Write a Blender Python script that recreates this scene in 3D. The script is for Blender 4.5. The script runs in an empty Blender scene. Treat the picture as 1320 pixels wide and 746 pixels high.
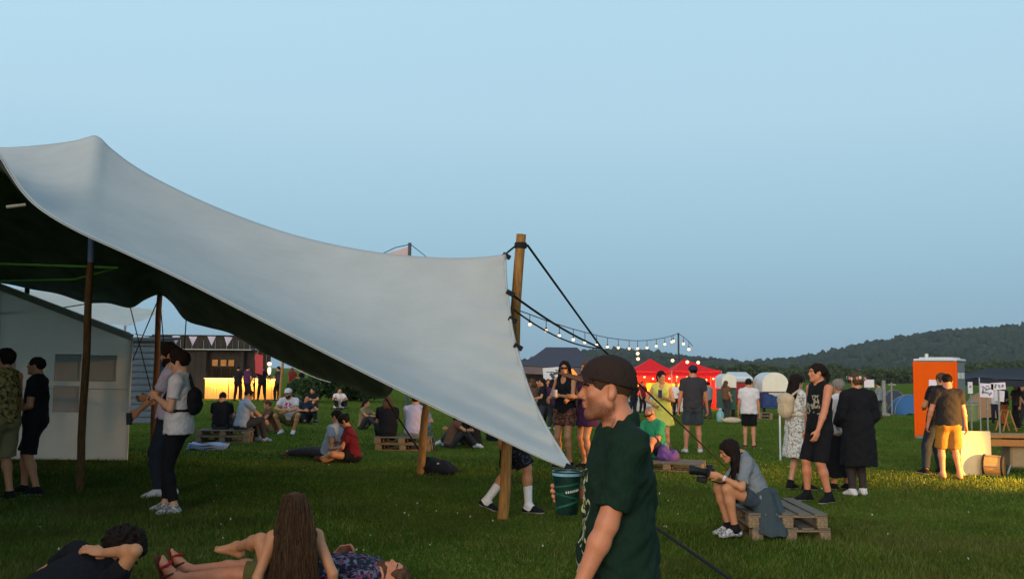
import bpy, bmesh, math, random
import numpy as np
from mathutils import Vector, Matrix, Euler
random.seed(7); rng = np.random.default_rng(7)
C = bpy.context; S = C.scene; COL = S.collection
rad = math.radians

# ------------------------------------------------------------------ camera
FPX, PW, PH = 1200.0, 1320.0, 746.0
CAMZ = 1.7
cam = bpy.data.cameras.new('camera'); cam_ob = bpy.data.objects.new('camera', cam); COL.objects.link(cam_ob)
cam.sensor_width = 36; cam.lens = 36 * FPX / PW; cam.clip_start = .05; cam.clip_end = 20000
CM = Matrix.Translation((0, 0, CAMZ)) @ Matrix.Rotation(rad(90 + 4.93), 4, 'X') @ Matrix.Rotation(rad(.56), 4, 'Z')
cam_ob.matrix_world = CM; S.camera = cam_ob

# ------------------------------------------------------------------ sky, sun, exposure
def lin(r, g, b):
    f = lambda c: (c / 255) / 12.92 if c / 255 <= .04045 else ((c / 255 + .055) / 1.055) ** 2.4
    return (f(r), f(g), f(b), 1)
W = bpy.data.worlds.new('World'); S.world = W; W.use_nodes = True
nt = W.node_tree; N_ = nt.nodes; L_ = nt.links
tc = N_.new('ShaderNodeTexCoord'); sp = N_.new('ShaderNodeSeparateXYZ'); L_.new(tc.outputs['Generated'], sp.inputs[0])
rp = N_.new('ShaderNodeValToRGB'); L_.new(sp.outputs['Z'], rp.inputs[0])
els = [(0, lin(134, 166, 186)), (.05, lin(140, 178, 200)), (.13, lin(154, 193, 214)), (.26, lin(175, 210, 228)), (.42, lin(178, 214, 235)), (.55, lin(160, 192, 214)), (1, lin(150, 168, 184))]
cr = rp.color_ramp
while len(cr.elements) < len(els): cr.elements.new(.5)
for e, (p, c) in zip(cr.elements, els): e.position = p; e.color = c
# the afterglow of the sun that has gone down behind the camera to the left
dt = N_.new('ShaderNodeVectorMath'); dt.operation = 'DOT_PRODUCT'; L_.new(tc.outputs['Generated'], dt.inputs[0]); dt.inputs[1].default_value = (-.62, -.78, 0)
mr = N_.new('ShaderNodeMapRange'); L_.new(dt.outputs['Value'], mr.inputs[0])
for i, v in enumerate((-.75, .6, .97, 1.12)): mr.inputs[i + 1].default_value = v
ml = N_.new('ShaderNodeVectorMath'); ml.operation = 'SCALE'; L_.new(rp.outputs[0], ml.inputs[0]); L_.new(mr.outputs[0], ml.inputs['Scale'])
sky = N_.new('ShaderNodeTexSky'); sky.sky_type = 'NISHITA'; sky.sun_disc = False
SUN_EL, SUN_AZ = 7.0, (-.35, -.937)
sky.sun_elevation = rad(1.0); sky.sun_rotation = math.atan2(SUN_AZ[0], SUN_AZ[1]); sky.ozone_density = 2; sky.dust_density = 1
sk = N_.new('ShaderNodeVectorMath'); sk.operation = 'SCALE'; L_.new(sky.outputs[0], sk.inputs[0]); sk.inputs['Scale'].default_value = .02
lo_ = N_.new('ShaderNodeMapRange'); L_.new(sp.outputs['Z'], lo_.inputs[0])           # paler towards the horizon on the sunset side
for i, v in enumerate((.0, .30, 1, 0)): lo_.inputs[i + 1].default_value = v
d2 = N_.new('ShaderNodeMapRange'); L_.new(dt.outputs['Value'], d2.inputs[0])
for i, v in enumerate((-.25, 1.0, 0, 1)): d2.inputs[i + 1].default_value = v
lm = N_.new('ShaderNodeMath'); lm.operation = 'MULTIPLY'; L_.new(lo_.outputs[0], lm.inputs[0]); L_.new(d2.outputs[0], lm.inputs[1])
gl = N_.new('ShaderNodeVectorMath'); gl.operation = 'SCALE'; gl.inputs[0].default_value = (.42, .32, .20); L_.new(lm.outputs[0], gl.inputs['Scale'])
a0 = N_.new('ShaderNodeVectorMath'); a0.operation = 'ADD'; L_.new(ml.outputs[0], a0.inputs[0]); L_.new(gl.outputs[0], a0.inputs[1])
ad = N_.new('ShaderNodeVectorMath'); ad.operation = 'ADD'; L_.new(a0.outputs[0], ad.inputs[0]); L_.new(sk.outputs[0], ad.inputs[1])
L_.new(ad.outputs[0], N_['Background'].inputs[0]); N_['Background'].inputs[1].default_value = 1.06
sun = bpy.data.lights.new('sun', 'SUN'); sun_ob = bpy.data.objects.new('sun', sun); COL.objects.link(sun_ob)
sun.energy = 2.8; sun.angle = rad(40); sun.color = (1, .80, .60)
_d = Vector((SUN_AZ[0] * math.cos(rad(11)), SUN_AZ[1] * math.cos(rad(11)), math.sin(rad(11))))
sun_ob.rotation_euler = (-_d).to_track_quat('-Z', 'Y').to_euler()
S.view_settings.view_transform = 'Standard'; S.view_settings.look = 'None'
S.view_settings.exposure = 0; S.view_settings.gamma = 1
S.cycles.max_bounces = 6; S.cycles.diffuse_bounces = 3; S.cycles.use_denoising = True

# ------------------------------------------------------------------ places
def sstep(a, b, x):
    t = np.clip((x - a) / (b - a), 0, 1); return t * t * (3 - 2 * t)
def gz(x, y):                                   # the field dips away on the right
    return -.75 * np.clip((y - 16) / 44, 0, 1) * sstep(-8, 0, x)
CR = CM.to_3x3()
def ray(px, py):
    return CR @ Vector(((px - PW / 2) / FPX, (PH / 2 - py) / FPX, -1))
def at(px, py, d):                              # the point d metres ahead on a line of sight
    r = ray(px, py); return Vector((0, 0, CAMZ)) + r * (d / r.y)
def G(px, py):                                  # the ground point there
    r = ray(px, py); z = 0.
    for _ in range(40):
        t = (z - CAMZ) / r.z; x, y = r.x * t, r.y * t; z = .5 * z + .5 * float(gz(x, y))
    return Vector((x, y, float(gz(x, y))))
def hz(px, py, d): return at(px, py, d).z
# ------------------------------------------------------------------ materials
MATS = {}
def mat(name, col, rough=.8, var=.12, scale=30, bump=0., bscale=None, metal=0, col2=None, emit=None, spec=.3, stretch=None, alpha=1, trans=0, sss=0, wr=0):
    if name in MATS: return MATS[name]
    m = bpy.data.materials.new(name); m.use_nodes = True; n = m.node_tree.nodes; l = m.node_tree.links
    b = n['Principled BSDF']; b.inputs['Roughness'].default_value = rough; b.inputs['Metallic'].default_value = metal
    b.inputs['Specular IOR Level'].default_value = spec
    if len(col) == 3: col = (*col, 1)
    if col2 is not None and len(col2) == 3: col2 = (*col2, 1)
    c2 = col2 or tuple(max(0, c * (1 - var * 2)) for c in col[:3]) + (1,)
    t = n.new('ShaderNodeTexCoord'); mp = n.new('ShaderNodeMapping'); l.new(t.outputs['Object'], mp.inputs[0])
    if stretch: mp.inputs['Scale'].default_value = stretch
    nz = n.new('ShaderNodeTexNoise'); nz.inputs['Scale'].default_value = scale; nz.inputs['Detail'].default_value = 5; nz.inputs['Roughness'].default_value = .65
    l.new(mp.outputs[0], nz.inputs[0])
    r = n.new('ShaderNodeValToRGB'); r.color_ramp.elements[0].position = .33; r.color_ramp.elements[1].position = .67
    r.color_ramp.elements[0].color = c2; r.color_ramp.elements[1].color = col
    l.new(nz.outputs[0], r.inputs[0]); l.new(r.outputs[0], b.inputs['Base Color'])
    if bump:
        n2 = nz
        if bscale:
            n2 = n.new('ShaderNodeTexNoise'); n2.inputs['Scale'].default_value = bscale; n2.inputs['Detail'].default_value = 4; l.new(mp.outputs[0], n2.inputs[0])
        bp = n.new('ShaderNodeBump'); bp.inputs['Strength'].default_value = bump; bp.inputs['Distance'].default_value = .01
        l.new(n2.outputs[0], bp.inputs['Height']); l.new(bp.outputs[0], b.inputs['Normal'])
        if wr: l.new(wrinkle(n, l, t, wr), bp.inputs['Normal'])
    if emit:
        b.inputs['Emission Color'].default_value = (*emit[0], 1); b.inputs['Emission Strength'].default_value = emit[1]
    if sss: b.inputs['Subsurface Weight'].default_value = sss; b.inputs['Subsurface Radius'].default_value = (.012, .004, .002); b.inputs['Subsurface Scale'].default_value = 1
    if trans: b.inputs['Transmission Weight'].default_value = trans
    MATS[name] = m; return m
def wrinkle(n, l, t, s):                                              # soft creases that run across the cloth
    mp = n.new('ShaderNodeMapping'); mp.inputs['Rotation'].default_value = (.5, .6, .3); mp.inputs['Scale'].default_value = (1.6, 1.6, .75); l.new(t.outputs['Object'], mp.inputs[0])
    z = n.new('ShaderNodeTexNoise'); z.inputs['Scale'].default_value = 9; z.inputs['Detail'].default_value = 3; z.inputs['Distortion'].default_value = .9; l.new(mp.outputs[0], z.inputs[0])
    r = n.new('ShaderNodeMath'); r.operation = 'PINGPONG'; r.inputs[1].default_value = .16; l.new(z.outputs[0], r.inputs[0])
    q = n.new('ShaderNodeBump'); q.inputs['Strength'].default_value = s; q.inputs['Distance'].default_value = .07; l.new(r.outputs[0], q.inputs['Height']); return q.outputs[0]
def cloth(name, rgb, var=.05, rough=.9, bump=.35):
    return mat(name, lin(*rgb)[:3], rough, var, 14, bump, 60, spec=.15, wr=.3)
def spots(name, base, cols, scale=26, thr=.32, rough=.9):            # printed fabric: blotches of colour on a ground
    if name in MATS: return MATS[name]
    m = bpy.data.materials.new(name); m.use_nodes = True; n = m.node_tree.nodes; l = m.node_tree.links; b = n['Principled BSDF']
    b.inputs['Roughness'].default_value = rough; b.inputs['Specular IOR Level'].default_value = .15
    t = n.new('ShaderNodeTexCoord'); prev = None
    for i, c in enumerate(cols):
        v = n.new('ShaderNodeTexNoise'); v.inputs['Scale'].default_value = scale * (1 + .23 * i); v.inputs['Detail'].default_value = 2.5
        mp = n.new('ShaderNodeMapping'); mp.inputs['Location'].default_value = (3.1 * i, 1.7 * i, .9 * i); l.new(t.outputs['Object'], mp.inputs[0]); l.new(mp.outputs[0], v.inputs[0])
        r = n.new('ShaderNodeMapRange'); r.inputs[1].default_value = 1 - thr - .06 ; r.inputs[2].default_value = 1 - thr; l.new(v.outputs[0], r.inputs[0])
        mx = n.new('ShaderNodeMix'); mx.data_type = 'RGBA'; l.new(r.outputs[0], mx.inputs[0])
        if prev is None: mx.inputs[6].default_value = lin(*base)
        else: l.new(prev, mx.inputs[6])
        mx.inputs[7].default_value = lin(*c); prev = mx.outputs[2]
    l.new(prev, b.inputs['Base Color']); MATS[name] = m; return m
def translucent(m, col, w):                                          # thin sheet that lets daylight through
    n = m.node_tree.nodes; l = m.node_tree.links; t = n.new('ShaderNodeBsdfTranslucent'); t.inputs[0].default_value = (*col, 1); x = n.new('ShaderNodeMixShader'); x.inputs[0].default_value = w
    l.new(n['Principled BSDF'].outputs[0], x.inputs[1]); l.new(t.outputs[0], x.inputs[2]); l.new(x.outputs[0], n['Material Output'].inputs[0]); return m
def glow(name, rgb, strength):
    return mat(name, rgb, .6, .02, 5, emit=(rgb, strength))

# ------------------------------------------------------------------ objects
def tag(o, label=None, cat=None, group=None, kind=None):
    if label: o['label'] = label
    if cat: o['category'] = cat
    if group: o['group'] = group
    if kind: o['kind'] = kind
    return o
def thing(name, label, cat, loc=(0, 0, 0), rz=0, group=None):
    o = bpy.data.objects.new(name, None); COL.objects.link(o); o.location = loc; o.rotation_euler = (0, 0, rz); o.empty_display_size = .2
    return tag(o, label, cat, group)
def link(name, me, m, parent=None, kind=None):
    o = bpy.data.objects.new(name, me); COL.objects.link(o)
    for x in (m if isinstance(m, (list, tuple)) else [m]):
        if x is not None and x.name not in [s.name for s in me.materials]: me.materials.append(x)
    if parent: o.parent = parent
    if kind: o['kind'] = kind
    return o
def copy_tree(o, parent=None):
    c = o.copy(); COL.objects.link(c)
    if parent: c.parent = parent
    for ch in list(o.children): copy_tree(ch, c)
    return c
def raw_mesh(name, V, F, smooth=True, mi=None):
    V = np.asarray(V, np.float32); F = np.asarray(F, np.int32); k = F.shape[1]
    me = bpy.data.meshes.new(name); me.vertices.add(len(V)); me.vertices.foreach_set('co', V.ravel())
    me.loops.add(F.size); me.loops.foreach_set('vertex_index', F.ravel())
    me.polygons.add(len(F)); me.polygons.foreach_set('loop_start', np.arange(len(F), dtype=np.int32) * k)
    me.polygons.foreach_set('use_smooth', np.full(len(F), smooth, bool))
    if mi is not None: me.polygons.foreach_set('material_index', mi.astype(np.int32))
    me.update(calc_edges=True); me.validate(); return me
class MB:                                                            # collects shapes into one mesh
    def __init__(s): s.bm = bmesh.new()
    def box(s, c, size, rot=None, bev=0.):
        g = bmesh.ops.create_cube(s.bm, size=1); M = Matrix.Translation(c) @ (rot.to_matrix().to_4x4() if rot else Matrix()) @ Matrix.Diagonal((*size, 1))
        bmesh.ops.transform(s.bm, matrix=M, verts=g['verts'])
        if bev: bmesh.ops.bevel(s.bm, geom=[e for e in {e for v in g['verts'] for e in v.link_edges}], offset=bev, segments=1, affect='EDGES')
        return s
    def tube(s, pts, r, n=8, r2=None, caps=True):
        pts = [Vector(p) for p in pts]; rings = []; m = len(pts); ref = None
        for i, p in enumerate(pts):
            d = (pts[min(i + 1, m - 1)] - pts[max(i - 1, 0)]).normalized()
            if ref is None: ref = d.orthogonal().normalized()
            a = (ref - d * ref.dot(d)).normalized(); b = d.cross(a); ref = a
            rr = r if r2 is None else r + (r2 - r) * i / (m - 1)
            if callable(r): rr = r(i / (m - 1))
            rings.append([s.bm.verts.new(p + (a * math.cos(t) + b * math.sin(t)) * rr) for t in [2 * math.pi * k / n for k in range(n)]])
        for u, v in zip(rings, rings[1:]):
            for k in range(n): s.bm.faces.new((u[k], u[(k + 1) % n], v[(k + 1) % n], v[k]))
        if caps: s.bm.faces.new(rings[0][::-1]); s.bm.faces.new(rings[-1])
        return s
    def lathe(s, prof, c=(0, 0, 0), n=16, M=None):
        rings = []
        for r, z in prof:
            ring = []
            for k in range(n):
                p = Vector((r * math.cos(2 * math.pi * k / n), r * math.sin(2 * math.pi * k / n), z))
                if M: p = M @ p
                ring.append(s.bm.verts.new(Vector(c) + p))
            rings.append(ring)
        for u, v in zip(rings, rings[1:]):
            for k in range(n): s.bm.faces.new((u[k], u[(k + 1) % n], v[(k + 1) % n], v[k]))
        s.bm.faces.new(rings[0][::-1]); s.bm.faces.new(rings[-1]); return s
    def ball(s, c, r, sub=2, sc=(1, 1, 1)):
        g = bmesh.ops.create_icosphere(s.bm, subdivisions=sub, radius=r)
        bmesh.ops.transform(s.bm, matrix=Matrix.Translation(c) @ Matrix.Diagonal((*sc, 1)), verts=g['verts']); return s
    def sheet(s, grid, th=.004):                                     # grid[i][j] of points, given thickness
        n, m = len(grid), len(grid[0]); P = np.array([[list(p) for p in r] for r in grid], float)
        du = np.gradient(P, axis=0); dv = np.gradient(P, axis=1); nn = np.cross(du, dv); nn /= np.linalg.norm(nn, axis=2, keepdims=True) + 1e-9
        A = [[s.bm.verts.new(P[i, j] + nn[i, j] * th / 2) for j in range(m)] for i in range(n)]
        B = [[s.bm.verts.new(P[i, j] - nn[i, j] * th / 2) for j in range(m)] for i in range(n)]
        for i in range(n - 1):
            for j in range(m - 1):
                s.bm.faces.new((A[i][j], A[i + 1][j], A[i + 1][j + 1], A[i][j + 1])); s.bm.faces.new((B[i][j + 1], B[i + 1][j + 1], B[i + 1][j], B[i][j]))
        for i in range(n - 1):
            s.bm.faces.new((A[i][0], B[i][0], B[i + 1][0], A[i + 1][0])); s.bm.faces.new((A[i + 1][-1], B[i + 1][-1], B[i][-1], A[i][-1]))
        for j in range(m - 1):
            s.bm.faces.new((A[0][j + 1], B[0][j + 1], B[0][j], A[0][j])); s.bm.faces.new((A[-1][j], B[-1][j], B[-1][j + 1], A[-1][j + 1]))
        return s
    def poly(s, pts, depth):                                         # prism from an outline, pushed along depth
        a = [s.bm.verts.new(p) for p in pts]; b = [s.bm.verts.new(Vector(p) + Vector(depth)) for p in pts]; n = len(a)
        s.bm.faces.new(a); s.bm.faces.new(b[::-1])
        for k in range(n): s.bm.faces.new((a[(k + 1) % n], a[k], b[k], b[(k + 1) % n]))
        return s
    def build(s, name, m, parent=None, smooth=False, kind=None):
        bmesh.ops.recalc_face_normals(s.bm, faces=s.bm.faces[:])
        me = bpy.data.meshes.new(name); s.bm.to_mesh(me); s.bm.free()
        if smooth: me.polygons.foreach_set('use_smooth', np.ones(len(me.polygons), bool)); me.set_sharp_from_angle(angle=rad(40))
        return link(name, me, m, parent, kind)
def sag(a, b, drop, n=12):
    a, b = Vector(a), Vector(b); return [a.lerp(b, i / n) - Vector((0, 0, drop * 4 * (i / n) * (1 - i / n))) for i in range(n + 1)]
def crom(P, n):                                                      # smooth curve through points, n samples
    P = np.array([list(p) for p in P], float); t = np.r_[0, np.cumsum(np.linalg.norm(np.diff(P, axis=0), axis=1))]; t /= t[-1]
    Q = np.vstack([2 * P[0] - P[1], P, 2 * P[-1] - P[-2]]); out = []
    for u in np.linspace(0, 1, n):
        i = min(np.searchsorted(t, u, 'right') - 1, len(P) - 2); f = (u - t[i]) / (t[i + 1] - t[i])
        p0, p1, p2, p3 = Q[i], Q[i + 1], Q[i + 2], Q[i + 3]
        out.append(.5 * (2 * p1 + (p2 - p0) * f + (2 * p0 - 5 * p1 + 4 * p2 - p3) * f * f + (3 * p1 - p0 - 3 * p2 + p3) * f ** 3))
    return np.array(out)

# ------------------------------------------------------------------ implicit shapes -> one continuous mesh (surface nets)
def v3(*a): return np.array(a, float) if len(a) > 1 else np.array(a[0], float)
def nrm(a): a = np.asarray(a, float); return a / (np.linalg.norm(a) + 1e-12)
class Prim:
    def __init__(s, lo, hi, f, cuts=()): s.lo, s.hi, s.f, s.cuts = lo, hi, f, cuts
def cap(a, b, ra, rb=None, ax=None, sc=1., cuts=()):
    a, b = v3(a), v3(b); rb = ra if rb is None else rb; ab = b - a; bb = max(ab @ ab, 1e-9); R = max(ra, rb) * max(sc, 1)
    e = nrm(ax) if ax is not None else None
    def f(x, y, z):
        dx, dy, dz = x - a[0], y - a[1], z - a[2]
        h = np.clip((dx * ab[0] + dy * ab[1] + dz * ab[2]) / bb, 0, 1)
        qx, qy, qz = dx - h * ab[0], dy - h * ab[1], dz - h * ab[2]
        q2 = qx * qx + qy * qy + qz * qz
        if e is not None:
            w = qx * e[0] + qy * e[1] + qz * e[2]; q2 = q2 - w * w * (1 - 1 / sc ** 2)
        return np.sqrt(np.maximum(q2, 0)) - (ra + (rb - ra) * h)
    return Prim(np.minimum(a, b) - R, np.maximum(a, b) + R, f, cuts)
def ell(c, r, M=None, cuts=()):                                       # M rows: the three axes
    c = v3(c); r = v3(r); M = np.eye(3) if M is None else np.array(M); e = np.sqrt(((M * r[:, None]) ** 2).sum(0))
    def f(x, y, z):
        dx, dy, dz = x - c[0], y - c[1], z - c[2]; k0 = 0; k1 = 0
        for i in range(3):
            q = (dx * M[i, 0] + dy * M[i, 1] + dz * M[i, 2]) / r[i]; k0 = k0 + q * q; k1 = k1 + (q / r[i]) ** 2
        k0 = np.sqrt(k0); return k0 * (k0 - 1) / np.sqrt(k1 + 1e-12)
    return Prim(c - e, c + e, f, cuts)
class Field:
    def __init__(s, lo, hi, vox):
        s.v = vox; s.lo = v3(lo); n = np.maximum(np.ceil((v3(hi) - s.lo) / vox).astype(int) + 1, 4)
        s.ax = [(s.lo[i] + np.arange(n[i]) * vox).astype(np.float32) for i in range(3)]; s.d = np.ones(n, np.float32)
    def blk(s, p, pad):
        i0 = np.maximum(np.floor((p.lo - pad - s.lo) / s.v).astype(int), 0); i1 = np.minimum(np.ceil((p.hi + pad - s.lo) / s.v).astype(int) + 1, s.d.shape)
        if (i1 <= i0).any(): return None
        sl = tuple(slice(a, b) for a, b in zip(i0, i1))
        x, y, z = s.ax[0][sl[0]][:, None, None], s.ax[1][sl[1]][None, :, None], s.ax[2][sl[2]][None, None, :]
        return sl, x, y, z
    def add(s, p, k=.03):
        B = s.blk(p, k + 3 * s.v)
        if B is None: return s
        sl, x, y, z = B; d = p.f(x, y, z)
        for n, o in p.cuts: d = np.maximum(d, (x - o[0]) * n[0] + (y - o[1]) * n[1] + (z - o[2]) * n[2])
        e = s.d[sl]
        if k > 0:
            h = np.maximum(k - np.abs(e - d), 0) / k; s.d[sl] = np.minimum(e, d) - h * h * k * .25
        else: s.d[sl] = np.minimum(e, d)
        return s
    def sub(s, p, k=.0):
        B = s.blk(p, k + 3 * s.v)
        if B is None: return s
        sl, x, y, z = B; d = -p.f(x, y, z); e = s.d[sl]
        if k > 0:
            h = np.maximum(k - np.abs(e - d), 0) / k; s.d[sl] = np.maximum(e, d) + h * h * k * .25
        else: s.d[sl] = np.maximum(e, d)
        return s
    def cut(s, n, o):
        n = nrm(n); x, y, z = s.ax[0][:, None, None], s.ax[1][None, :, None], s.ax[2][None, None, :]
        s.d = np.maximum(s.d, ((x - o[0]) * n[0] + (y - o[1]) * n[1] + (z - o[2]) * n[2]).astype(np.float32)); return s
    def fold(s, amp, fr=1., ph=0., mode='cloth'):
        I = np.nonzero(np.abs(s.d) < amp * 2 + 3 * s.v)
        if not len(I[0]): return s
        x, y, z = (s.ax[i][I[i]] * fr for i in range(3))
        if mode == 'cloth':
            w = np.sin(21 * x + 4 * np.sin(9 * z + ph) + 5 * np.sin(6 * y)) * np.sin(11 * z + 3 * np.sin(13 * y + ph) + 2 * x) + .6 * np.sin(37 * z + 19 * y + 3 * np.sin(17 * x + ph))
        elif mode == 'drop':                                          # hanging folds
            w = np.sin(34 * x + 2 * np.sin(5 * z + ph) + 3 * ph) + np.sin(34 * y + 2 * np.sin(4 * z))
        elif mode == 'hair':
            w = np.sin(95 * x + 4 * np.sin(13 * z + ph)) + np.sin(95 * y + 5 * np.sin(11 * z)) + .5 * np.sin(160 * (x + y) + 3 * np.sin(20 * z))
        else:                                                         # curls
            w = np.sin(60 * x + 3 * np.sin(40 * y)) * np.sin(66 * y + 3 * np.sin(45 * z)) + np.sin(58 * z + 3 * np.sin(52 * x)) * np.sin(61 * x + ph)
        s.d[I] += (amp * .6 * w).astype(np.float32); return s
    def mesh(s, name, mi=None):
        d = s.d; s.d[0] = s.d[-1] = 1; s.d[:, 0] = s.d[:, -1] = 1; s.d[:, :, 0] = s.d[:, :, -1] = 1
        g = d < 0; n = np.array(d.shape); c8 = [(i, j, k) for i in (0, 1) for j in (0, 1) for k in (0, 1)]
        cnt = np.zeros(n - 1, np.int8)
        for i, j, k in c8: cnt += g[i:n[0] - 1 + i, j:n[1] - 1 + j, k:n[2] - 1 + k]
        A = np.nonzero((cnt > 0) & (cnt < 8)); idx = np.full(n - 1, -1, np.int32); idx[A] = np.arange(len(A[0]))
        val = np.stack([d[A[0] + i, A[1] + j, A[2] + k] for i, j, k in c8], 1); acc = np.zeros((len(A[0]), 3), np.float32); num = np.zeros(len(A[0]), np.float32)
        for p in range(8):
            for q in range(p + 1, 8):
                if sum(abs(a - b) for a, b in zip(c8[p], c8[q])) != 1: continue
                a, b = val[:, p], val[:, q]; m = (a < 0) != (b < 0); t = np.where(m, a / np.where(m, a - b, 1), 0)
                pt = np.array(c8[p], np.float32) + t[:, None] * (np.array(c8[q], np.float32) - np.array(c8[p], np.float32)); acc += np.where(m[:, None], pt, 0); num += m
        V = s.lo + (np.stack(A, 1) + acc / num[:, None]) * s.v; Fs = []
        for ax in range(3):
            sl0 = [slice(None)] * 3; sl1 = [slice(None)] * 3; sl0[ax] = slice(0, -1); sl1[ax] = slice(1, None)
            E = np.array(np.nonzero(g[tuple(sl0)] != g[tuple(sl1)])); o = [i for i in range(3) if i != ax]
            ins = g[tuple(E)]; q = []
            for da, db in ((0, 0), (-1, 0), (-1, -1), (0, -1)):
                e = E.copy(); e[o[0]] += da; e[o[1]] += db; q.append(idx[tuple(e)])
            q = np.stack(q, 1); flip = ins if ax != 1 else ~ins
            q[~flip] = q[~flip][:, ::-1]; Fs.append(q)
        F = np.vstack(Fs); F = F[(F >= 0).all(1)]
        s.V = V; M_ = mi(V[F].mean(1)) if mi else None
        return raw_mesh(name, V, F[:, ::-1], True, M_)
# ------------------------------------------------------------------ people
SKIN = {}
def skin(tone):
    rgb = {'fair': (206, 152, 120), 'mid': (192, 132, 94), 'tan': (168, 114, 82), 'red': (202, 130, 96)}[tone]
    return mat('skin ' + tone, lin(*rgb)[:3], .5, .07, 22, .12, 140, spec=.35)
RUBBER = mat('pale rubber sole', lin(176, 172, 164)[:3], .7)
LIP = mat('lips', lin(168, 96, 84)[:3], .45); EYEW = mat('eye white', lin(165, 155, 148)[:3], .4); EYED = mat('eye iris', lin(45, 30, 22)[:3], .2)
def hairmat(n, rgb): return mat('hair ' + n, lin(*rgb)[:3], .75, .3, 60, .5, 120, spec=.12, stretch=(1, 1, .12))
H_DARK = hairmat('dark', (38, 27, 22)); H_BROWN = hairmat('brown', (98, 70, 50)); H_LIGHT = hairmat('light brown', (112, 82, 58)); H_BLOND = hairmat('blond', (150, 122, 84)); H_GREY = hairmat('grey', (150, 140, 130))

def ik(a, t, l1, l2, hint):
    d = t - a; L = np.linalg.norm(d); m = (l1 + l2) * .998
    if L > m: t = a + d * (m / L); L = m
    L = max(L, abs(l1 - l2) + .02); u = nrm(d); x = (l1 * l1 - l2 * l2 + L * L) / (2 * L); h = math.sqrt(max(l1 * l1 - x * x, 0))
    hint = v3(hint); w = hint - u * (hint @ u); return a + u * x + nrm(w) * h, t
def rotz(v, deg):
    c, s = math.cos(rad(deg)), math.sin(rad(deg)); return v3(v[0] * c - v[1] * s, v[0] * s + v[1] * c, v[2])

def rig(p):
    fem = p.get('fem', 0); J = {}
    P = v3(p.get('pel', (0, 0, .93))); Nk = v3(p.get('neck', (0, -.012, 1.46))); up = nrm(Nk - P)
    la = rotz((1, 0, 0), p.get('hyaw', 0)) if 'hax' not in p else nrm(p['hax']); lb = rotz((1, 0, 0), p.get('syaw', p.get('hyaw', 0))) if 'sax' not in p else nrm(p['sax'])
    la = nrm(la - up * (la @ up) * .5); lb = nrm(lb - up * (lb @ up))
    hw = .088 if not fem else .092; sw = .182 if not fem else .148
    bw = p.get('wide', 1.); sw *= (1 + bw) / 2
    fb = np.cross(up, lb)
    hd = v3(p['head']) if 'head' in p else Nk + up * .155 + fb * .035
    yaw, pit, rol = p.get('look', (0, 0, 0))
    base = v3(p.get('face', rotz((0, 1, 0), p.get('syaw', p.get('hyaw', 0)) if 'sax' not in p else 0)))
    f = nrm(rotz(base, yaw)); hu = v3(p.get('hup', (0, 0, 1))); r = nrm(np.cross(f, hu)); hu = np.cross(r, f)
    f, hu = f * math.cos(rad(pit)) + hu * math.sin(rad(pit)), hu * math.cos(rad(pit)) - f * math.sin(rad(pit))
    r, hu = r * math.cos(rad(rol)) + hu * math.sin(rad(rol)), hu * math.cos(rad(rol)) - r * math.sin(rad(rol))
    J.update(P=P, N=Nk, up=up, la=la, lb=lb, H=hd, f=f, u=hu, hr=r, fem=fem, fb=fb, fa=np.cross(up, la), bw=bw)
    for s, k in ((-1, 'l'), (1, 'r')):
        hip = P + la * s * hw - up * .01; sh = Nk + lb * s * sw - up * .05 + fb * p.get('shf', 0)
        sh = sh + v3(p.get(k + 'sh', (0, 0, 0)))
        ank = v3(p.get(k + 'f', (s * .1, -.02, .085))); knee, ank = ik(hip, ank, .43, .425, p.get(k + 'k', fa_hint(J['fa'])))
        wr = v3(p.get(k + 'h', (s * .25, .06, .84))); elb, wr = ik(sh, wr, .29, .255, p.get(k + 'e', tuple(-fb * .9 + lb * s * .5)))
        J[k] = dict(hip=hip, knee=knee, ank=ank, sh=sh, elb=elb, wr=wr, toe=nrm(p.get(k + 't', tuple(rotz(J['fa'] * v3(1, 1, 0), s * -12)))), sd=s,
                    hd=nrm(p.get(k + 'hd', tuple(wr - elb))), pn=p.get(k + 'pn'), curl=p.get(k + 'c', 28), dnh=p.get(k + 'dn'))
    return J
def fa_hint(fa): return tuple(fa + v3(0, 0, .02))

def torso(J, inf=0., lo=-.1):
    P, N, up, la, lb, fem, bw = J['P'], J['N'], J['up'], J['la'], J['lb'], J['fem'], J['bw']; L = np.linalg.norm(N - P); out = []
    rows = [(0., .160, .108, .125), (.22, .148 * bw, .100 * bw, .13), (.45, .150 * bw, .100 * bw, .13), (.68, .166, .108, .14), (.86, .150, .082, .09)]
    if fem: rows = [(0., .168, .108, .125), (.22, .142 * bw, .095 * bw, .12), (.45, .122 * bw, .088 * bw, .13), (.70, .136, .095, .13), (.87, .122, .072, .08)]
    for t, a, b, c in rows:
        l = nrm(la * (1 - t) + lb * t); l = nrm(l - up * (l @ up)); f = np.cross(up, l)
        out.append((ell(P + (N - P) * t + f * (-.012 if t == 0 else 0), (a + inf, b + inf, c + inf * .7), (l, f, up)), .05))
    fb = J['fb']
    if fem:
        for s in (-1, 1): out.append((ell(P + (N - P) * .70 + lb * s * .062 + fb * .078, v3(.055, .052, .056) + inf, (lb, fb, up)), .035))
    for k in 'lr': out.append((cap(N + up * .03, J[k]['sh'] + up * .012, .044 + inf * .5, .05 + inf * .6), .05))
    return out
def seat(J, inf=0.):
    return [(ell(J['P'] - J['up'] * .03 + J['la'] * J[k]['sd'] * .07 - J['fa'] * .05, v3(.085, .072, .092) + inf, (J['la'], J['fa'], J['up'])), .04) for k in 'lr']
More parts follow.
